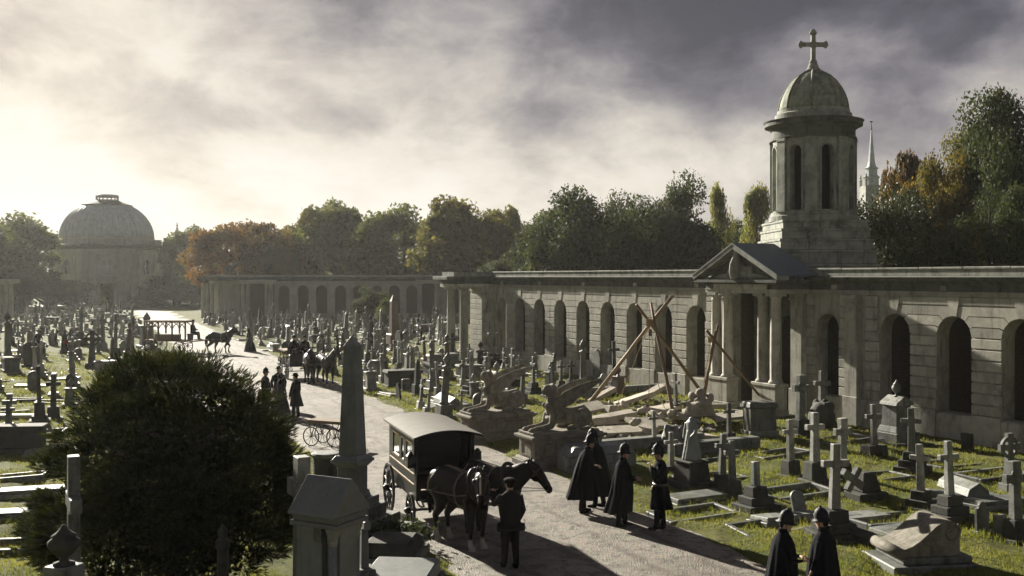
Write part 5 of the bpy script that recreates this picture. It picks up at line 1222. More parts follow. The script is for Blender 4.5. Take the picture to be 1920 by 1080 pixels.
# ------------------------------------------------------------------ shear legs and broken monument
def beam(t, a, b, r0, r1, mat='wood'):
    a, b = Vector(a), Vector(b); m = MB(); k = 5
    m.tube([a+(b-a)*i/k+Vector((rnd.gauss(0, .012), rnd.gauss(0, .012), 0)) for i in range(k+1)], [r0+(r1-r0)*i/k for i in range(k+1)], 9); return m.build('pole', mat, t, smooth=True)
def rope(t, pts, r=.014, name='rope'): m = MB(); m.tube(pts, r, 6); return m.build(name, 'rope', t, smooth=True)
def make_poles():
    base = Vector((5.6, 41.5, 0)); t = thing('shear_legs', 'tall timber shear legs roped together over the broken monument', 'hoist', base); L = lambda *p: Vector(p)-base
    beam(t, L(3.05, 44.4, -.1), L(6.42, 41.0, 5.05), .085, .07, 'pale_wood'); beam(t, L(2.95, 44.2, -.1), L(5.75, 41.7, 4.05), .05, .04, 'pale_wood')
    beam(t, L(9.0, 45.3, -.1), L(5.0, 41.2, 4.68), .08, .06); beam(t, L(6.35, 39.6, -.1), L(5.62, 41.6, 4.75), .08, .055)
    m = MB(); c = L(5.58, 41.5, 3.95)
    for k in range(7): m.tube([c+Vector((.16*math.cos(a), .16*math.sin(a), -.12+k*.04+.02*math.sin(a*2))) for a in [i*.7 for i in range(10)]], .018, 5)
    m.build('lashing', 'rope', t)
    o = part(t, 'pulley_block', 'wood', lambda m: m.box(c.x+.02, c.y, c.z-.55, .16, .12, .28, .8), bevel=.02)
    rope(t, [c, L(5.55, 41.4, 2.0), L(5.5, 41.2, .5)]); rope(t, [c, L(4.9, 41.9, 2.0), L(4.3, 42.3, .4)]); rope(t, [c+Vector((.05, 0, -.3)), L(5.85, 41.1, 1.6), L(6.1, 40.8, .45)])
    base = Vector((8.1, 42.4, 0)); t = thing('shear_legs', 'smaller crossed timber poles leaning before the portico', 'hoist', base); L = lambda *p: Vector(p)-base
    beam(t, L(7.75, 42.6, -.1), L(8.45, 41.9, 3.85), .055, .045); beam(t, L(7.95, 41.9, 3.62), L(10.3, 42.6, .85), .06, .05); beam(t, L(7.9, 42.9, -.1), L(8.3, 41.8, 3.6), .045, .04)
    m = MB(); c = L(8.15, 42.05, 3.2)
    for k in range(5): m.tube([c+Vector((.12*math.cos(a), .12*math.sin(a), -.08+k*.04)) for a in [i*.7 for i in range(10)]], .016, 5)
    m.build('lashing', 'rope', t); rope(t, [c, L(8.0, 42.3, 1.9), L(7.9, 42.5, .9)])
make_poles()
def make_rubble():
    def slab(px, py, Y, sx, sy, h, rz, tx, ty, z, label, mat='broken_marble', name='broken_slab'):
        p = gp(px, py); r = random.Random(px*7+py)
        pts = []; n = 7
        corners = [(-sx/2, -sy/2), (sx/2, -sy/2), (sx/2, sy/2), (-sx/2, sy/2)]; poly = []
        for i in range(4):
            a, b = corners[i], corners[(i+1) % 4]; poly.append(a)
            if r.random() < .7: f = r.uniform(.3, .7); poly.append((a[0]+(b[0]-a[0])*f+r.gauss(0, .05), a[1]+(b[1]-a[1])*f+r.gauss(0, .05)))
        m = MB(); m.prism(poly, 0, h, 'z'); o = m.build(name, mat, None, (p.x, p.y, z), R(rz), bevel=.015); o.rotation_euler.x = R(tx); o.rotation_euler.y = R(ty)
        tag(o, label, 'slab', 'pieces of the broken marble monument'); return o
    slab(1110, 782, 0, 1.0, .9, .12, 20, 14, -8, .35, 'square marble slab tilted at the left of the broken heap')
    slab(1150, 800, 0, 1.9, .5, .2, 24, 8, -6, .30, 'long narrow marble block along the broken heap')
    slab(1190, 775, 0, 1.7, .7, .16, 30, -6, -12, .55, 'marble slab propped up at the back of the heap')
    slab(1165, 822, 0, 1.6, .8, .13, 18, 10, 0, .22, 'wide carved marble slab lying at the front of the heap')
    slab(1215, 812, 0, 1.5, 1.0, .14, 26, 12, 4, .30, 'pale marble slab in the middle of the heap')
    slab(1245, 790, 0, 1.3, .8, .15, 10, 6, -10, .45, 'marble slab beside the foot of the leaning pole')
    slab(1225, 760, 0, 1.4, .5, .2, 40, 0, -18, .50, 'marble beam standing on edge at the back of the heap')
    slab(1285, 800, 0, 1.2, .7, .16, -12, 8, 6, .30, 'marble slab below the carved fragment')
    slab(1370, 800, 0, 1.7, .9, .12, 14, 6, -4, .35, 'flat marble slab near the portico pedestal')
    slab(1345, 790, 0, 1.8, .22, .2, 28, 0, 3, .5, 'narrow stone beam across the right of the heap')
    slab(1130, 760, 0, 1.5, .35, .2, 34, 0, -20, .35, 'marble bar tilted behind the square slab')
    slab(1320, 830, 0, .9, .6, .15, 40, 4, 9, .15, 'small marble piece in the grass below the heap')
    for px, py, rz, ln, label in ((1180, 740, 27, 6.5, 'long stone kerb along the back of the broken heap'), (1200, 845, 26, 5.0, 'long dark kerb in front of the broken heap'), (1340, 850, 27, 3.5, 'dark kerb right of the broken heap')):
        p = gp(px, py); m = MB(); m.box(0, 0, -.1, ln, .45, .55); o = m.build('kerb_block', 'grey_stone', None, (p.x, p.y, 0), R(rz), bevel=.03); tag(o, label, 'kerb', 'kerbs round the broken monument')
    # carved fragment with a head
    p = gp(1312, 800); t = thing('carved_fragment', 'carved marble fragment with drapery lifted on the heap', 'fragment', (p.x, p.y, .45), R(30))
    m = MB(); r = random.Random(2)
    m.box(0, 0, 0, 1.0, .8, .5, .7)
    for k in range(18): m.ell((r.uniform(-.45, .45), r.uniform(-.35, .35), r.uniform(.2, .75)), (r.uniform(.1, .25), r.uniform(.1, .2), r.uniform(.08, .2)), 7, 5)
    m.ell((.05, 0, .85), (.22, .2, .2)); obj('carving', remesh(m.mesh('carving', 'broken_marble'), .03, 1, ['broken_marble']), t)
    for i, (px, py) in enumerate(((1170, 790), (1205, 800), (1235, 812), (1190, 826), (1260, 806))):
        p = gp(px, py); m = MB(); r = random.Random(i+30); m.ell((0, 0, .12), (.24, .14, .12))
        for k in range(6): m.ell((r.uniform(-.2, .2), r.uniform(-.12, .12), r.uniform(.08, .25)), (r.uniform(.05, .14), r.uniform(.05, .1), r.uniform(.05, .1)), 7, 5)
        tag(obj('sculpture_fragment', remesh(m.mesh('sculpture_fragment', 'broken_marble'), .025, 1, ['broken_marble']), None, (p.x, p.y, .5), r.random()*3), '%s small broken bit of carving from the left on the marble heap' % ORD[i], 'fragment', 'broken bits of carving')
    p = gp(1118, 880); t = thing('coped_tomb', 'smooth rounded tomb behind the pair of policemen', 'tomb', (p.x, p.y, 0), R(20))
    part(t, 'base', 'grey_stone', lambda m: m.box(0, 0, -.1, 2.2, 1.0, .6), bevel=.03); part(t, 'lid', 'granite', lambda m: m.box(0, 0, .5, 2.2, 1.0, .26, .78), bevel=.04)
make_rubble()
def make_debris():
    r = random.Random(77); words = 'first second third fourth fifth sixth seventh eighth ninth tenth eleventh twelfth thirteenth fourteenth'.split(); L = []
    for i in range(14):
        px, py = r.uniform(1100, 1330), r.uniform(762, 832); L.append((px, py))
    for i, (px, py) in enumerate(sorted(L)):
        p = gp(px, py); sx, sy, h = r.uniform(.5, 1.2), r.uniform(.3, .7), r.uniform(.12, .3)
        m = MB(); m.prism([(-sx/2, -sy/2), (sx*.1, -sy*.55), (sx/2, -sy*.35), (sx*.45, sy/2), (-sx*.2, sy*.45), (-sx*.55, sy*.2)], 0, h, 'z')
        o = m.build('marble_block', 'broken_marble', None, (p.x, p.y, r.uniform(.02, .25)), r.uniform(0, 3), bevel=.015, jitter=.012); o.rotation_euler.x = r.gauss(0, .18); o.rotation_euler.y = r.gauss(0, .18)
        tag(o, 'broken marble block in the heap by the poles, %s from the left' % words[i], 'block', 'broken marble blocks', 'thing')
    m = MB()
    for i in range(420):
        px, py = r.uniform(1085, 1350), r.uniform(755, 840); p = gp(px, py); s_ = r.uniform(.04, .17)
        m.M = Matrix.Translation((p.x, p.y, gz(p.x, p.y)+s_*.2)) @ Euler((r.uniform(-.5, .5), r.uniform(-.5, .5), r.uniform(0, 3))).to_matrix().to_4x4()
        m.box(0, 0, 0, s_*r.uniform(1, 2.2), s_*r.uniform(.8, 1.4), s_*r.uniform(.5, 1), r.uniform(.6, .95))
    tag(m.build('rubble', 'statue_stone'), 'small stone rubble strewn round the broken monument', 'rubble', kind='stuff')
make_debris()
# ------------------------------------------------------------------ people
def append_mb(me, mb, mi):
    b = bmesh.new(); b.from_mesh(me); vs = [b.verts.new(v) for v in mb.v]
    for f in mb.f:
        try: fc = b.faces.new([vs[i] for i in f]); fc.material_index = mi; fc.smooth = True
        except ValueError: pass
    b.to_mesh(me); b.free()
def loft(rings, n=30, folds=7, amp=.0, seed=0, cap=True):
    """rings: (z, ry, rx, cx, fold) from top to bottom"""
    m = MB(); r = random.Random(seed); ph = [r.uniform(0, 6.28) for _ in range(3)]; vs = []
    for z, ry, rx, cx, f in rings:
        for j in range(n):
            a = 2*math.pi*j/n; k = 1+f*(.6*math.sin(folds*a+ph[0])+.4*math.sin((folds*2-3)*a+ph[1])+.3*math.sin(3*a+ph[2]))
            vs.append((cx+rx*k*math.cos(a), ry*k*math.sin(a), z+f*.12*math.sin(2*a+ph[2])))
    fs = []
    for i in range(len(rings)-1):
        for j in range(n): fs.append((i*n+j, (i+1)*n+j, (i+1)*n+(j+1) % n, i*n+(j+1) % n))
    fs.append(tuple(range(n))); fs.append(tuple(reversed(range((len(rings)-1)*n, len(rings)*n))))
    return m.add(vs, fs)
def person(label, loc, rz, outfit='coat', hat='helmet', arms=None, stride=.08, seated=False, lean=0, turn=0, tilt=0, h=1.0, group=None, cat='person', cloth='police_cloth'):
    t = thing('person', label, cat, loc, rz, group, h)
    seed = int(abs(loc[0]*131+loc[1]*17)) % 997; r = random.Random(seed)
    lz = lambda x, z: x+lean*max(0, z-.9)           # leaning shifts the upper body forwards
    A = arms or {1: ((.03, .30, 1.15), (.12, .26, .92)), -1: ((.03, -.30, 1.15), (.12, -.26, .92))}
    m = MB(); hm = MB()
    for s_ in (-1, 1):
        if seated: pts = [(0, s_*.10, .55), (.45, s_*.12, .55), (.50, s_*.12, .10)]; f = (.58, s_*.12, .05)
        else: pts = [(0, s_*.09, .92), (s_*stride*.5+.02, s_*.095, .5), (s_*stride, s_*.10, .09)]; f = (s_*stride+.08, s_*.105, .045)
        m.tube([pts[0], tuple((Vector(pts[0])+Vector(pts[1]))/2), pts[1], tuple((Vector(pts[1])*.6+Vector(pts[2])*.4)), pts[2]], [.115, .10, .082, .074, .062], 9); m.ell(f, (.135, .048, .045))
    zo = -.36 if seated else 0
    m.tube([(0, 0, .88+zo), (0, 0, 1.05+zo), (lz(0, 1.2), 0, 1.2+zo), (lz(0, 1.40), 0, 1.40+zo), (lz(0, 1.5), 0, 1.5+zo), (lz(.01, 1.58), 0, 1.60+zo)], [.15, .15, .165, .19, .09, .052], 12, [.11, .11, .12, .125, .08, .055])
    hc = Vector((lz(.03, 1.68), 0, 1.685+zo)); Rm = Matrix.Translation(hc) @ Matrix.Rotation(turn, 4, 'Z') @ Matrix.Rotation(tilt, 4, 'Y')
    hd = MB(); hd.M = Rm; hd.ell((0, 0, 0), (.098, .078, .12), 14, 10); hd.ell((.04, 0, -.065), (.06, .055, .055)); hd.ell((.105, 0, -.012), (.022, .015, .026), 8, 6); hd.ell((.07, 0, .03), (.03, .06, .02)); hd.ell((.085, 0, -.065), (.02, .028, .012))
    for s_ in (-1, 1): hd.ell((-.01, s_*.08, -.005), (.022, .012, .034), 8, 6)
    m.v += hd.v; b0 = len(m.v)-len(hd.v); m.f += [tuple(i+b0 for i in f) for f in hd.f]; m.mi += [0]*len(hd.f)
    sleeves = []
    for s_ in (-1, 1):
        sh_ = Vector((lz(0, 1.42), s_*.19, 1.42+zo)); el, ha = [Vector(q)+Vector((lean*max(0, q[2]-.9), 0, zo)) for q in A[s_]]
        m.tube([sh_, (sh_+el)/2, el, (el+ha)/2, ha], [.062, .052, .045, .038, .028], 8); sleeves.append((sh_, el, ha))
        d = (ha-el).normalized(); sd_ = d.cross(Vector((0, 0, 1))); sd_ = sd_.normalized() if sd_.length > .1 else Vector((0, 1, 0)); nn = d.cross(sd_)
        hm.tube([ha-d*.02, ha+d*.03, ha+d*.085], [.026, .042, .038], 8, [.02, .018, .015])
        for k, (o_, ln) in enumerate(((-.030, .062), (-.010, .074), (.010, .07), (.029, .055))):
            b_ = ha+d*.078+sd_*o_; hm.tube([b_, b_+d*ln*.5+nn*.008, b_+d*ln*.85+nn*.03], [.0095, .009, .007], 6)
        b_ = ha+d*.03+sd_*.036*s_; hm.tube([b_, b_+d*.03+sd_*.022*s_, b_+d*.06+sd_*.018*s_+nn*.015], [.012, .011, .008], 6)
    zn = hc.z-.10
    def cls(c): return 1 if c.z > zn else 0
    body = remesh(m.mesh('body', 'trousers'), .021, 2, ['trousers', 'skin'], cls); append_mb(body, hm, 1); obj('body', body, t)
    # clothing
    T = zo
    if outfit == 'cape':
        rg = [(1.585, .070, .075, lz(.0, 1.58), 0), (1.53, .11, .10, lz(0, 1.53), 0), (1.47, .205, .145, lz(0, 1.47), .01), (1.36, .250, .185, lz(.01, 1.36), .03), (1.1, .285, .225, lz(.02, 1.1), .08), (.85, .30, .25, .02, .12), (.60, .32, .275, -.02, .17), (.40, .335, .295, -.06, .20), (.36, .335, .295, -.06, .20)]
        m = loft(rg, 54, 9, 0, seed); m.build('cape', cloth, t, smooth=True)
        m = MB(); m.lathe([(.078, 0), (.086, .03), (.080, .075), (.068, .08)], 16, (lz(0, 1.58), 0, 1.555)); m.build('collar', cloth, t, smooth=True)
    elif outfit == 'dress':
        rg = [(1.58, .065, .07, lz(0, 1.58), 0), (1.50, .15, .11, lz(0, 1.5), 0), (1.42, .215, .15, lz(0, 1.42), .01), (1.2, .20, .16, lz(0, 1.2), .02), (1.02, .16, .14, 0, .02), (.9, .22, .22, -.02, .04), (.5, .34, .36, -.05, .07), (.05, .42, .46, -.07, .08), (.01, .42, .46, -.07, .08)]
        loft(rg, 36, 9, 0, seed).build('dress', cloth, t, smooth=True)
    else:
        hem = .50 if outfit == 'coat' else .80
        if seated: rg = [(1.56+T, .075, .08, lz(0, 1.56), 0), (1.47+T, .205, .14, lz(0, 1.47), .01), (1.36+T, .235, .165, lz(0, 1.36), .01), (1.1+T, .21, .165, lz(0, 1.1), .02), (.86+T, .24, .24, .06, .04), (.80+T, .27, .32, .12, .05), (.74+T, .27, .33, .14, .05)]
        else: rg = [(1.57, .075, .08, lz(0, 1.57), 0), (1.48, .20, .135, lz(0, 1.48), .01), (1.38, .235, .165, lz(0, 1.38), .01), (1.15, .205, .16, lz(0, 1.15), .02), (1.0, .20, .165, 0, .02), (.85, .235, .20, 0, .04), (hem+.1, .285, .25, -.02, .07), (hem, .30, .265, -.03, .08)]
        o = loft(rg, 32, 6, 0, seed).build('coat', cloth, t, smooth=True)
        for sh_, el, ha in sleeves:
            m = MB(); m.tube([sh_+Vector((0, 0, .02)), (sh_+el)/2, el, (el*.4+ha*.6), ha], [.082, .072, .066, .062, .056], 10); m.build('sleeve', cloth, o, smooth=True)
        if cloth == 'police_cloth' and not seated:
            m = MB(); m.lathe([(.214, 1.01), (.220, 1.04), (.214, 1.07)], 24, sx=.82); m.build('belt', 'leather', o, smooth=True)
            m = MB()
            for k in range(5): m.ell((lz(.166, 1.4-k*.09)-.005*k+.004, 0, 1.38-k*.09), .012, 6, 4)
            m.build('buttons', 'steel', o)
    # headgear
    m = MB(); m.M = Rm
    if hat == 'helmet':
        m.lathe([(.150, .035), (.155, .042), (.118, .06), (.112, .10), (.105, .16), (.085, .215), (.05, .25), (.02, .262), (.018, .28), (.012, .29)], 20, sx=1.12, sy=.95); o = m.build('helmet', 'helmet_felt', t, smooth=True)
        m = MB(); m.M = Rm; m.ell((.118, 0, .13), (.012, .028, .036), 8, 6); m.build('badge', 'steel', o, smooth=True)
        m = MB(); m.M = Rm; m.tube([(.0, .085, .05), (.03, .085, -.05), (.07, .05, -.12), (.075, 0, -.135), (.07, -.05, -.12), (.03, -.085, -.05), (0, -.085, .05)], .006, 5); m.build('chin_strap', 'leather', o)
    elif hat == 'bowler': m.lathe([(.145, .055), (.155, .068), (.105, .065), (.104, .10), (.09, .155), (.05, .18), (0, .185)], 18, sx=1.12, sy=.95); m.build('bowler_hat', 'coat_black', t, smooth=True)
    elif hat == 'top': m.lathe([(.15, .055), (.158, .07), (.10, .065), (.098, .20), (.106, .23), (0, .235)], 18, sx=1.12, sy=.95); m.build('top_hat', 'coat_black', t, smooth=True)
    elif hat == 'cap': m.lathe([(.105, .03), (.12, .06), (.125, .10), (.08, .13), (0, .135)], 16, sx=1.1); m.bx(.07, .17, -.06, .06, .035, .05); m.build('cap', cloth, t, smooth=True)
    elif hat == 'bonnet': m.ell((-.025, 0, .03), (.115, .105, .13)); m.lathe([(.18, .05), (.19, .06), (.1, .07)], 16); m.build('bonnet', 'coat_black', t, smooth=True)
    m = MB(); m.M = Rm; m.ell((-.025, 0, .015), (.085, .082, .10), 10, 8); m.build('hair', 'hair', t, smooth=True)
    return t
# two hands in front of the chest / reaching, given as elbow and wrist per side
FRONT = {1: ((.12, .27, 1.14), (.33, .10, 1.14)), -1: ((.12, -.27, 1.14), (.33, -.10, 1.12))}
RAISE = {1: ((.10, .28, 1.18), (.20, .13, 1.42)), -1: ((.03, -.29, 1.15), (.16, -.22, .95))}
REACH = {1: ((.22, .26, 1.28), (.46, .20, 1.45)), -1: ((.05, -.29, 1.15), (.16, -.24, .95))}
POL = 'policemen standing on the avenue'
fc = lambda dx, dy: math.atan2(dy, dx)
person('policeman in a cape with his back turned, left of the close pair', gp(1092, 962), fc(.9, .3), 'cape', arms=FRONT, lean=.22, tilt=.15, group=POL, h=1.0)
person('policeman in a cape leaning in, right of the close pair', gp(1124, 952), fc(-.5, .2), 'cape', arms=FRONT, lean=.15, tilt=.2, group=POL, h=1.02)
person('policeman in a wide cape facing the one with raised hand', gp(1165, 988), fc(.95, -.1), 'cape', arms=FRONT, lean=.05, tilt=.08, group=POL, h=1.0)
person('policeman in a belted greatcoat with one hand raised to his chin', gp(1238, 994), fc(-.95, .15), 'coat', arms=RAISE, tilt=.15, group=POL, h=1.02)
NP = 'caped policemen at the bottom edge'
person('caped policeman holding his hands before him, bottom edge left of the two', at(1464, 17.0), fc(.85, -.1), 'cape', arms=FRONT, lean=.06, tilt=.16, turn=-.15, group=NP, h=1.0)
person('caped policeman seen from behind, bottom edge right of the two', at(1545, 17.1), fc(-.75, .55), 'cape', tilt=.14, group=NP, h=1.0)
person('groom in a dark jacket and cap holding the van horses by the head', gp(957, 1066), fc(-.35, .94), 'jacket', 'cap', REACH, group=None, h=.99, cloth='coat_brown')
MO = 'mourners standing in a group on the avenue'
person('constable in helmet at the left of the mourners, half behind the yew', at(497, 43.6), fc(.8, -.2), 'coat', 'helmet', group=MO, h=1.0)
person('mourner in a bowler hat in the middle of the group by the yew', at(522, 45.2), fc(.3, -.9), 'coat', 'bowler', group=MO, cloth='coat_black')
person('woman in a long black dress with her back turned, by the yew', at(527, 42.8), fc(.7, .6), 'dress', 'bonnet', group=MO, h=.97, cloth='coat_black')
person('man in a long dark overcoat at the right of the mourners', gp(555, 784), fc(-.75, .3), 'coat', 'bowler', group=MO, cloth='coat_black', h=1.0, stride=.05)
person('person in a long dark cloak walking along the far avenue', gp(468, 660), fc(-.9, .2), 'dress', 'bonnet', None, lean=.12, cloth='coat_black')
person('mourner in black standing alone among the graves at the far left', at(72, 78), fc(.3, -.9), 'dress', 'bonnet', h=.95, cloth='coat_black')
person('mourner in black beside the winged angel on the left', at(133, 80), fc(-.6, -.7), 'dress', 'bonnet', h=.97, cloth='coat_black')

# ------------------------------------------------------------------ horses
def horse_mesh(turn=0.0, droop=0.0, walk=0.0, mat='horse_brown'):
    m = MB()
    X = [(-.98, 1.30, .10, .14), (-.88, 1.31, .23, .27), (-.65, 1.33, .30, .34), (-.40, 1.29, .29, .34), (-.10, 1.22, .29, .34), (.20, 1.21, .28, .36), (.48, 1.25, .25, .38), (.66, 1.25, .19, .31), (.78, 1.22, .10, .18)]
    m.tube([(x, 0, z) for x, z, a, b in X], [a for x, z, a, b in X], 16, [b for x, z, a, b in X])
    m.ell((-.72, .14, 1.24), (.30, .17, .34)); m.ell((-.72, -.14, 1.24), (.30, .17, .34)); m.ell((.52, .15, 1.12), (.20, .13, .30)); m.ell((.52, -.15, 1.12), (.20, .13, .30)); m.ell((.28, 0, 1.50), (.25, .10, .13))
    # neck and head bend sideways by turn, downwards by droop
    def bend(f, x, z):
        a = turn*f; d = x-.55; return Vector((.55+d*math.cos(a), d*math.sin(a), z-droop*f))
    n = [bend(.0, .48, 1.32), bend(.30, .72, 1.54), bend(.6, .92, 1.79), bend(.85, 1.06, 1.97)]
    m.tube(n, [.21, .16, .12, .10], 12, [.34, .285, .225, .17])
    hd = [bend(.85, 1.02, 2.02), bend(.95, 1.14, 1.97), bend(1, 1.27, 1.83), bend(1, 1.40, 1.66), bend(1, 1.47, 1.56), bend(1, 1.50, 1.50)]
    m.tube(hd, [.085, .115, .095, .072, .074, .05], 12, [.10, .15, .135, .10, .09, .055]); jw = bend(1, 1.15, 1.83); m.ell(tuple(jw), (.12, .085, .12))
    for s_ in (-1, 1):
        e = bend(.9, 1.03, 2.05); sd_ = Vector((-math.sin(turn*.9), math.cos(turn*.9), 0)); m.tube([e+sd_*s_*.055, e+sd_*s_*.07+Vector((.01, 0, .10)), e+sd_*s_*.06+Vector((.03, 0, .19))], [.035, .038, .008], 7)
    hoof = MB()
    for s_, ph in ((-1, 1), (1, -1)):
        w = walk*ph; y = s_*.17; lift = .10*walk if ph > 0 else 0
        # fore leg
        P = [(.50, y, 1.10), (.52+w*.10, y, .82), (.52+w*.30, y*.95, .54+lift), (.51+w*.22, y*.95, .34+lift*1.6), (.50+w*.20, y*.95, .15+lift), (.55+w*.22, y*.95, .07+lift)]
        m.tube(P, [.14, .105, .07, .046, .055, .065], 10, [.17, .12, .075, .05, .058, .07]); h_ = P[-1]; hoof.lathe([(.085, -.07), (.068, .03), (.05, .04)], 12, (h_[0]+.015, h_[1], h_[2]))
        # hind leg: stifle forward, hock back, upright shank
        v = -w
        P = [(-.62, y, 1.15), (-.50+v*.10, y*1.05, .92), (-.60+v*.2, y, .74), (-.76+v*.28, y*.95, .55), (-.73+v*.24, y*.95, .34), (-.71+v*.24, y*.95, .15), (-.66+v*.26, y*.95, .07)]
        m.tube(P, [.17, .15, .10, .068, .048, .056, .066], 10, [.26, .20, .125, .085, .052, .06, .07]); h_ = P[-1]; hoof.lathe([(.085, -.07), (.068, .03), (.05, .04)], 12, (h_[0]+.015, h_[1], h_[2]))
    me = remesh(m.mesh('body', mat), .026, 3, [mat]); append_mb(me, hoof, 0)
    neck = n; return me, n, hd, bend
def horse(label, loc, rz, mat, turn=0, droop=0, walk=0, s=1.0, blaze=False, harness=True, group=None):
    t = thing('horse', label, 'horse', loc, rz, group, s)
    me, n, hd, bend = horse_mesh(turn, droop, walk, mat); obj('body', me, t)
    r = random.Random(int(abs(loc[0]*100)))
    m = MB()
    for k in range(22):
        f = k/21; i = min(2, int(f*3)); q = f*3-i; p = n[i]*(1-q)+n[i+1]*q; off = Vector((-.10-.06*(1-f), 0, .20-.07*f)); sd_ = Vector((0, 1, 0))
        a = p+off+Vector((.02, 0, .02)); m.tube([a, a+sd_*.09+Vector((0, 0, -.06)), a+sd_*r.uniform(.10, .17)+Vector((r.uniform(-.05, .05), 0, -r.uniform(.16, .28)))], [.035, .03, .006], 5)
    q = bend(.9, 1.06, 2.06); m.tube([q, q+Vector((.08, 0, -.02)), hd[2]+Vector((.05, 0, .08))], [.03, .035, .008], 6)
    m.build('mane', 'hair', t, smooth=True)
    m = MB()
    for k in range(9): a = r.uniform(-.05, .05); b = r.uniform(-.05, .05); m.tube([(-.98, b*.5, 1.42), (-1.12+a, b, 1.25), (-1.14+a*1.5, b*1.6, .85), (-1.08+a*2, b*1.8, .52)], [.035, .045, .04, .008], 6)
    m.build('tail', 'hair', t, smooth=True)
    if harness:
        m = MB(); k = 20     # collar round the neck root
        c0, c1 = n[0]*.55+n[1]*.45, (n[1]-n[0]).normalized(); up = Vector((-c1.z, 0, c1.x))
        m.tube([c0+up*(.37*math.cos(q))+Vector((0, 1, 0))*(.235*math.sin(q))+c1*(.03*math.cos(q)) for q in [2*math.pi*i/k for i in range(k+1)]], .045, 8); m.build('collar', 'leather', t, smooth=True)
        m = MB()
        for x, ry, rz_, zc in ((.12, .305, .375, 1.21),):
            m.tube([(x, ry*math.sin(q), zc+rz_*math.cos(q)) for q in [2*math.pi*i/k for i in range(k+1)]], .014, 5, [.03]*(k+1))
        for s_ in (-1, 1):
            m.tube([(.62, s_*.235, 1.22), (.2, s_*.31, 1.14), (-.4, s_*.325, 1.12), (-.8, s_*.31, 1.12), (-1.15, s_*.26, 1.05)], .013, 5); m.tube([(.12, s_*.05, 1.60), (-.5, s_*.03, 1.66), (-.9, s_*.04, 1.55)], .013, 5)
            m.tube([(-.62, s_*.20, 1.60), (-.80, s_*.325, 1.3), (-.82, s_*.33, 1.12)], .013, 5)
        m.build('harness', 'white_strap', t, smooth=True)
        sd_ = Vector((-math.sin(turn), math.cos(turn), 0)); m = MB()
        for f in (hd[3], hd[1]*.7+hd[2]*.3):
            w = .085 if f is hd[3] else .125; d = (hd[3]-hd[2]).normalized(); u2 = d.cross(sd_); m.tube([f+sd_*(w*math.cos(q))+u2*(w*1.2*math.sin(q)) for q in [2*math.pi*i/12 for i in range(13)]], .010, 5)
        for s_ in (-1, 1):
            m.tube([hd[0]+sd_*s_*.10, hd[1]+sd_*s_*.115, hd[2]+sd_*s_*.10, hd[3]+sd_*s_*.075], .010, 5)
            b_ = hd[1]+sd_*s_*.125; m.ell(tuple(b_+(hd[2]-hd[1])*.35), (.05, .05, .06), 8, 6)
            m.tube([hd[4]+sd_*s_*.06, n[1]+sd_*s_*.24+Vector((0, 0, -.25)), Vector((.1, s_*.16, 1.55))], .008, 5)
        m.build('bridle', 'leather', t, smooth=True)
    if blaze:
        m = MB(); d = (hd[3]-hd[2]).normalized(); sd_ = Vector((-math.sin(turn), math.cos(turn), 0)); u2 = -d.cross(sd_)
        if u2.z < 0: u2 = -u2
        pts = [hd[1]+u2*.125, hd[2]+u2*.118, hd[3]+u2*.085]; m.tube(pts, [.022, .034, .03], 8, [.012, .012, .010]); m.build('blaze', 'white_cloth', t, smooth=True)
    return t
VR = fc(.32, -.947)
horse('dark horse with white socks and blaze on the left of the van team', (-1.08, 22.1, 0), R(-50), 'horse_bay', turn=R(-34), droop=.34, blaze=True)
horse('dark horse with head turned sideways on the right of the van team', (-.42, 22.75, 0), R(-48), 'horse_brown', turn=R(26), droop=.34)
SR = fc(.40, -.917); BT = 'horses drawing the wagon with two drivers'
horse('left horse of the pair drawing the wagon with two drivers', at(581, 55.6), SR-R(6), 'horse_brown', walk=.25, droop=.15, turn=R(-10), group=BT)
horse('right horse of the pair drawing the wagon with two drivers', at(611, 54.6), SR+R(10), 'horse_dark', droop=.05, turn=R(12), group=BT)
horse('black horse stepping out before the canopied wagon', at(414, 77.0), R(-8), 'horse_dark', walk=.9, droop=.12)

# ------------------------------------------------------------------ carts and carriages
def wheel(t, x, y, r, n=12, z=None, th=1.0):
    m = MB(); k = 36; z = r if z is None else z
    m.lathe([(r-.012-.048*th, -.028*th), (r-.012, -.028*th), (r-.012, .028*th), (r-.012-.048*th, .028*th), (r-.012-.048*th, -.028*th)], k)
    m.f = m.f[:-2]; m.mi = m.mi[:-2]
    o = m.build('wheel', 'black_paint', t, (x, y, z)); o.rotation_euler = (R(90), 0, 0)
    ty = MB(); ty.lathe([(r-.012, -.03*th), (r, -.03*th), (r, .03*th), (r-.012, .03*th)], k); ty.f = ty.f[:-2]; ty.mi = ty.mi[:-2]; ty.build('tyre', 'iron', o)
    hb = MB(); hb.lathe([(a*th, b*th) for a, b in ((.05, -.13), (.075, -.09), (.085, 0), (.075, .09), (.045, .14), (.02, .15))], 14); hb.build('hub', 'black_paint', o, smooth=True)
    sp = MB(); sp.tube([(.05, 0, 0), (r*.5, 0, 0), (r-.05, 0, 0)], [.022*th, .02*th, .016*th], 6); me = sp.mesh('spoke', 'black_paint', smooth=True)
    for i in range(n): obj('spoke', me, o, rz=2*math.pi*i/n)
    return o
def springs(t, x, y, z):
    part(t, 'spring', 'iron', lambda m: (m.tube([(x-.42, y, z), (x-.2, y, z+.07), (x, y, z+.09), (x+.2, y, z+.07), (x+.42, y, z)], .022, 6), m.tube([(x-.42, y, z), (x-.2, y, z-.06), (x, y, z-.08), (x+.2, y, z-.06), (x+.42, y, z)], .022, 6)))
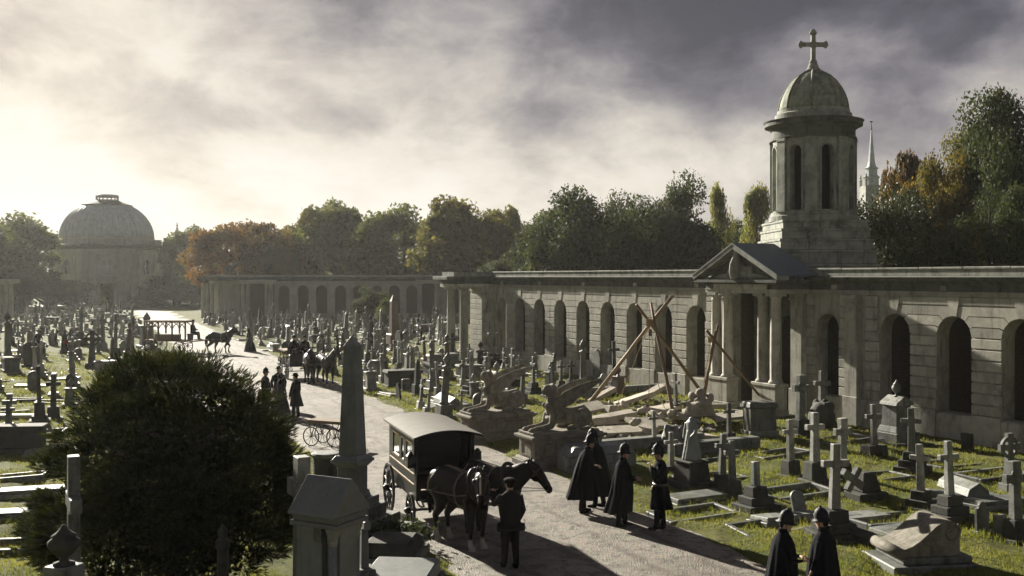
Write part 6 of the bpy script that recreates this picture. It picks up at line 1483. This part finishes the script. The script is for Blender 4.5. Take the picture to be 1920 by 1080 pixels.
def make_van():
    t = thing('police_van', 'tall black horse drawn van with curved canvas roof and gold lines', 'van', (-1.98, 24.85, 0), VR)
    w = .70
    part(t, 'floor', 'black_paint', lambda m: m.bx(-1.45, 1.45, -w, w, .70, .80))
    for s_ in (-1, 1):
        y0, y1 = sorted((s_*w, s_*(w-.05)))
        def side(m):
            m.bx(-1.45, 1.25, y0, y1, .802, 1.42); m.bx(-1.45, 1.25, y0, y1, 1.95, 2.16)
            for a, b in ((-1.45, -1.05), (-.35, -.10), (.15, .42), (1.05, 1.25)): m.bx(a, b, y0, y1, 1.42, 1.95)
            m.prism([(1.25, .802), (1.45, .802), (1.45, 1.05), (1.25, 1.42)], y0, y1)
        o = part(t, 'side_panel', 'black_paint', side)
        for a, b in ((-1.05, -.35), (.42, 1.05), (-.10, .15)):
            g = part(t, 'window', 'glass_dark', lambda m: m.bx(a, b, (y0+y1)/2-.006, (y0+y1)/2+.006, 1.42, 1.95))
            ys = s_*(w+.008)
            part(g, 'frame', 'gold_line', lambda m: (m.bx(a, b, min(ys, ys-s_*.02), max(ys, ys-s_*.02), 1.40, 1.43), m.bx(a, b, min(ys, ys-s_*.02), max(ys, ys-s_*.02), 1.94, 1.965)))
        for z in (1.02, 1.26): part(t, 'gold_stripe', 'gold_line', lambda m: m.bx(-1.43, 1.24, min(s_*w, s_*(w+.012)), max(s_*w, s_*(w+.012)), z, z+.028))
    part(t, 'rear_panel', 'black_paint', lambda m: m.bx(-1.50, -1.452, -w, w, .75, 2.2))
    part(t, 'bulkhead', 'black_paint', lambda m: m.bx(.28, .33, -w+.06, w-.06, .81, 2.2))
    part(t, 'driver_seat', 'leather', lambda m: (m.bx(.36, .82, -.60, .60, 1.10, 1.22), m.bx(.34, .42, -.60, .60, 1.22, 1.5)), bevel=.03)
    part(t, 'dashboard', 'black_paint', lambda m: (m.bx(1.42, 1.47, -w, w, .75, 1.32), m.bx(1.46, 1.75, -.6, .6, .72, .77)))
    for s_ in (-1, 1):
        part(t, 'roof_post', 'black_paint', lambda m: m.tube([(1.43, s_*(w-.04), 1.3), (1.45, s_*(w-.04), 2.2)], .028, 6))
        o = part(t, 'carriage_lamp', 'black_paint', lambda m: (m.box(1.30, s_*(w+.10), 1.45, .16, .16, .26, .9), m.box(1.30, s_*(w+.10), 1.71, .18, .18, .10, .2), m.bx(1.26, 1.34, min(s_*w, s_*(w+.04)), max(s_*w, s_*(w+.04)), 1.5, 1.56)))
        part(o, 'lamp_glass', 'glass_dark', lambda m: m.box(1.385, s_*(w+.10), 1.50, .012, .11, .16))
    n = 14; arc = [(-.82+1.64*i/n, 2.18+.14*(1-((i/n)*2-1)**2)) for i in range(n+1)]
    def roof(m):
        m.prism(arc[::-1]+[(x, z-.05) for x, z in arc], -1.62, 1.72, 'x')
    part(t, 'roof', 'roof_canvas', roof, smooth=False)
    part(t, 'roof_edge', 'black_paint', lambda m: m.tube([(1.73, y, z-.025) for y, z in arc], .028, 6))
    part(t, 'roof_edge', 'black_paint', lambda m: m.tube([(-1.63, y, z-.025) for y, z in arc], .028, 6))
    for y in (.86, -.86): wheel(t, -.78, y, .60, 14)
    for y in (.72, -.72): wheel(t, .98, y, .40, 12)
    part(t, 'rear_axle', 'iron', lambda m: m.tube([(-.78, -.86, .60), (-.78, .86, .60)], .03, 8)); part(t, 'front_axle', 'iron', lambda m: m.tube([(.98, -.72, .40), (.98, .72, .40)], .03, 8))
    for s_ in (-1, 1): springs(t, -.78, s_*.6, .66); springs(t, .98, s_*.5, .56)
    part(t, 'turntable', 'iron', lambda m: m.lathe([(.35, .60), (.35, .68), (.1, .69)], 16, (.98, 0, 0)))
    part(t, 'draw_pole', 'wood', lambda m: m.tube([(1.0, 0, .55), (2.12, .43, .72), (3.6, 1.0, .95)], [.05, .045, .035], 8)); part(t, 'splinter_bar', 'wood', lambda m: m.tube([(2.05, -.45, .70), (1.45, 1.10, .70)], .035, 8))
make_van()
def make_wagon():
    p = at(557, 58.6); t = thing('open_wagon', 'dark open wagon driven by two men coming down the avenue', 'wagon', p, SR)
    part(t, 'body', 'black_paint', lambda m: (m.bx(-1.5, 1.1, -.65, .65, .75, .82), m.bx(-1.5, 1.1, .60, .65, .82, 1.15), m.bx(-1.5, 1.1, -.65, -.60, .82, 1.15), m.bx(-1.5, -1.45, -.6, .6, .82, 1.15), m.bx(1.1, 1.15, -.65, .65, .75, 1.45)))
    part(t, 'driver_box', 'black_paint', lambda m: (m.bx(.35, 1.0, -.62, .62, .82, 1.42), m.bx(.30, .36, -.62, .62, 1.42, 1.8)), bevel=.03)
    part(t, 'rail', 'wood', lambda m: (m.bx(-1.7, .2, -.75, .75, 1.55, 1.62),)); 
    for x in (-1.5, -.6, .2):
        for s_ in (-1, 1): part(t, 'rail_post', 'wood', lambda m: m.bx(x-.03, x+.03, s_*.66-.03, s_*.66+.03, .83, 1.55))
    for s_ in (-1, 1): wheel(t, -.85, s_*.80, .62, 12); wheel(t, .8, s_*.74, .48, 12); springs(t, -.85, s_*.5, .66); springs(t, .8, s_*.5, .6)
    part(t, 'draw_pole', 'wood', lambda m: m.tube([(.9, 0, .6), (3.9, 0, 1.0)], [.05, .035], 7)); part(t, 'axle', 'iron', lambda m: m.tube([(-.85, -.8, .62), (-.85, .8, .62)], .03, 6)); part(t, 'axle', 'iron', lambda m: m.tube([(.8, -.74, .48), (.8, .74, .48)], .03, 6))
    D = Vector((math.cos(SR), math.sin(SR), 0)); N = Vector((-D.y, D.x, 0))
    for s_, lab in ((-1, 'left of the two drivers in dark coats on the open wagon'), (1, 'right of the two drivers in dark coats on the open wagon')):
        q = p+D*.55+N*(.30*s_); person(lab, (q.x, q.y, .98), SR, 'jacket', 'bowler', FRONT, seated=True, group='drivers on the open wagon', cloth='coat_black')
make_wagon()
def make_hearse():
    p = at(318, 79.0); t = thing('canopied_wagon', 'flat wooden hearse wagon with a canopy on arched posts', 'wagon', p, R(-6))
    part(t, 'platform', 'wood', lambda m: (m.bx(-1.75, 1.6, -.7, .7, .85, .97),), bevel=.02)
    def roof(m): m.bx(-1.75, 1.6, -.75, .75, 2.30, 2.38)
    o = part(t, 'canopy', 'wood', roof)
    me = block('slat', .06, 1.54, .05, 1, 'wood', 0)
    for i in range(22): obj('slat', me, o, (-1.68+i*.152, 0, 2.382))
    for x in (-1.7, -.6, .5, 1.55):
        for s_ in (-1, 1):
            part(t, 'post', 'wood', lambda m: m.bx(x-.05, x+.05, s_*.66-.05, s_*.66+.05, .972, 2.298))
            for q in (-1, 1):
                if (x < -1.6 and q < 0) or (x > 1.5 and q > 0): continue
                part(t, 'arch_brace', 'wood', lambda m: m.tube([(x+q*.05, s_*.66, 1.85), (x+q*.18, s_*.66, 2.08), (x+q*.46, s_*.66, 2.27)], [.035, .035, .035], 6))
    for s_ in (-1, 1): wheel(t, -1.1, s_*.82, .55, 12); wheel(t, 1.1, s_*.78, .45, 12); springs(t, -1.1, s_*.5, .72); springs(t, 1.1, s_*.5, .68)
    part(t, 'driver_seat', 'black_paint', lambda m: (m.bx(1.62, 2.15, -.5, .5, 1.35, 1.45), m.bx(1.62, 1.68, -.45, .45, .9, 1.35), m.bx(2.1, 2.6, -.45, .45, .95, 1.0)))
    part(t, 'shaft', 'wood', lambda m: (m.tube([(1.6, .4, .8), (4.3, .38, 1.05)], .04, 6), m.tube([(1.6, -.4, .8), (4.3, -.38, 1.05)], .04, 6)))
    c = thing('coffin', 'pale coffin lying on the canopied wagon', 'coffin', (p.x-.15, p.y, .975), R(-6))
    part(c, 'box', 'pale_wood', lambda m: m.prism([(-1.0, -.16), (.45, -.30), (1.0, -.18), (1.0, .18), (.45, .30), (-1.0, .16)], 0, .36, 'z')); part(c, 'lid', 'white_cloth', lambda m: m.prism([(-1.03, -.18), (.45, -.33), (1.03, -.20), (1.03, .20), (.45, .33), (-1.03, .18)], .361, .42, 'z'))
    d = Vector((math.cos(R(-6)), math.sin(R(-6)), 0)); q = p+d*1.85
    person('driver in a black cloak seated at the front of the canopied wagon', (q.x, q.y, .95), R(-6), 'jacket', 'top', FRONT, seated=True, cloth='coat_black')
make_hearse()
def make_bier():
    p = gp(614, 838); p.y += .3; t = thing('wheeled_bier', 'wheeled wooden bier with thin spoked wheels standing on the avenue', 'bier', p, R(-24))
    part(t, 'deck', 'wood', lambda m: m.bx(-.75, .75, -.30, .30, .78, .83), bevel=.01)
    me = block('plank', 1.44, .105, .05, 1, 'pale_wood', .008)
    for i in range(5): obj('plank', me, t, (0, -.235+i*.1175, .832))
    for x in (-.5, .45):
        for s_ in (-1, 1): wheel(t, x, s_*.34, .33, 10, th=.42); part(t, 'strut', 'iron', lambda m: (m.tube([(x, s_*.30, .33), (x-.12, s_*.28, .78)], .014, 5), m.tube([(x, s_*.30, .33), (x+.12, s_*.28, .78)], .014, 5)))
        part(t, 'axle', 'iron', lambda m: m.tube([(x, -.34, .33), (x, .34, .33)], .015, 6))
    part(t, 'handle', 'iron', lambda m: m.tube([(-.75, -.26, .80), (-1.05, -.26, .9), (-1.05, .26, .9), (-.75, .26, .80)], .015, 6))
make_bier()
# ------------------------------------------------------------------ autumn haze
def make_haze():
    m = MB(); m.bx(-700, 700, -60, 700, -1.6, 42); me = m.mesh('haze')
    o = obj('haze', me); mt = bpy.data.materials.new('haze'); mt.use_nodes = True; t = NT(mt.node_tree); t.n.clear()
    v = t.n.new('ShaderNodeVolumePrincipled'); v.inputs['Color'].default_value = (.93, .93, .90, 1); v.inputs['Density'].default_value = HAZE; v.inputs['Anisotropy'].default_value = .45
    out = t.n.new('ShaderNodeOutputMaterial'); t.l.new(v.outputs[0], out.inputs['Volume']); me.materials.append(mt)
    tag(o, 'thin warm haze over the whole cemetery', 'haze', kind='stuff')
HAZE = .00015
make_haze()
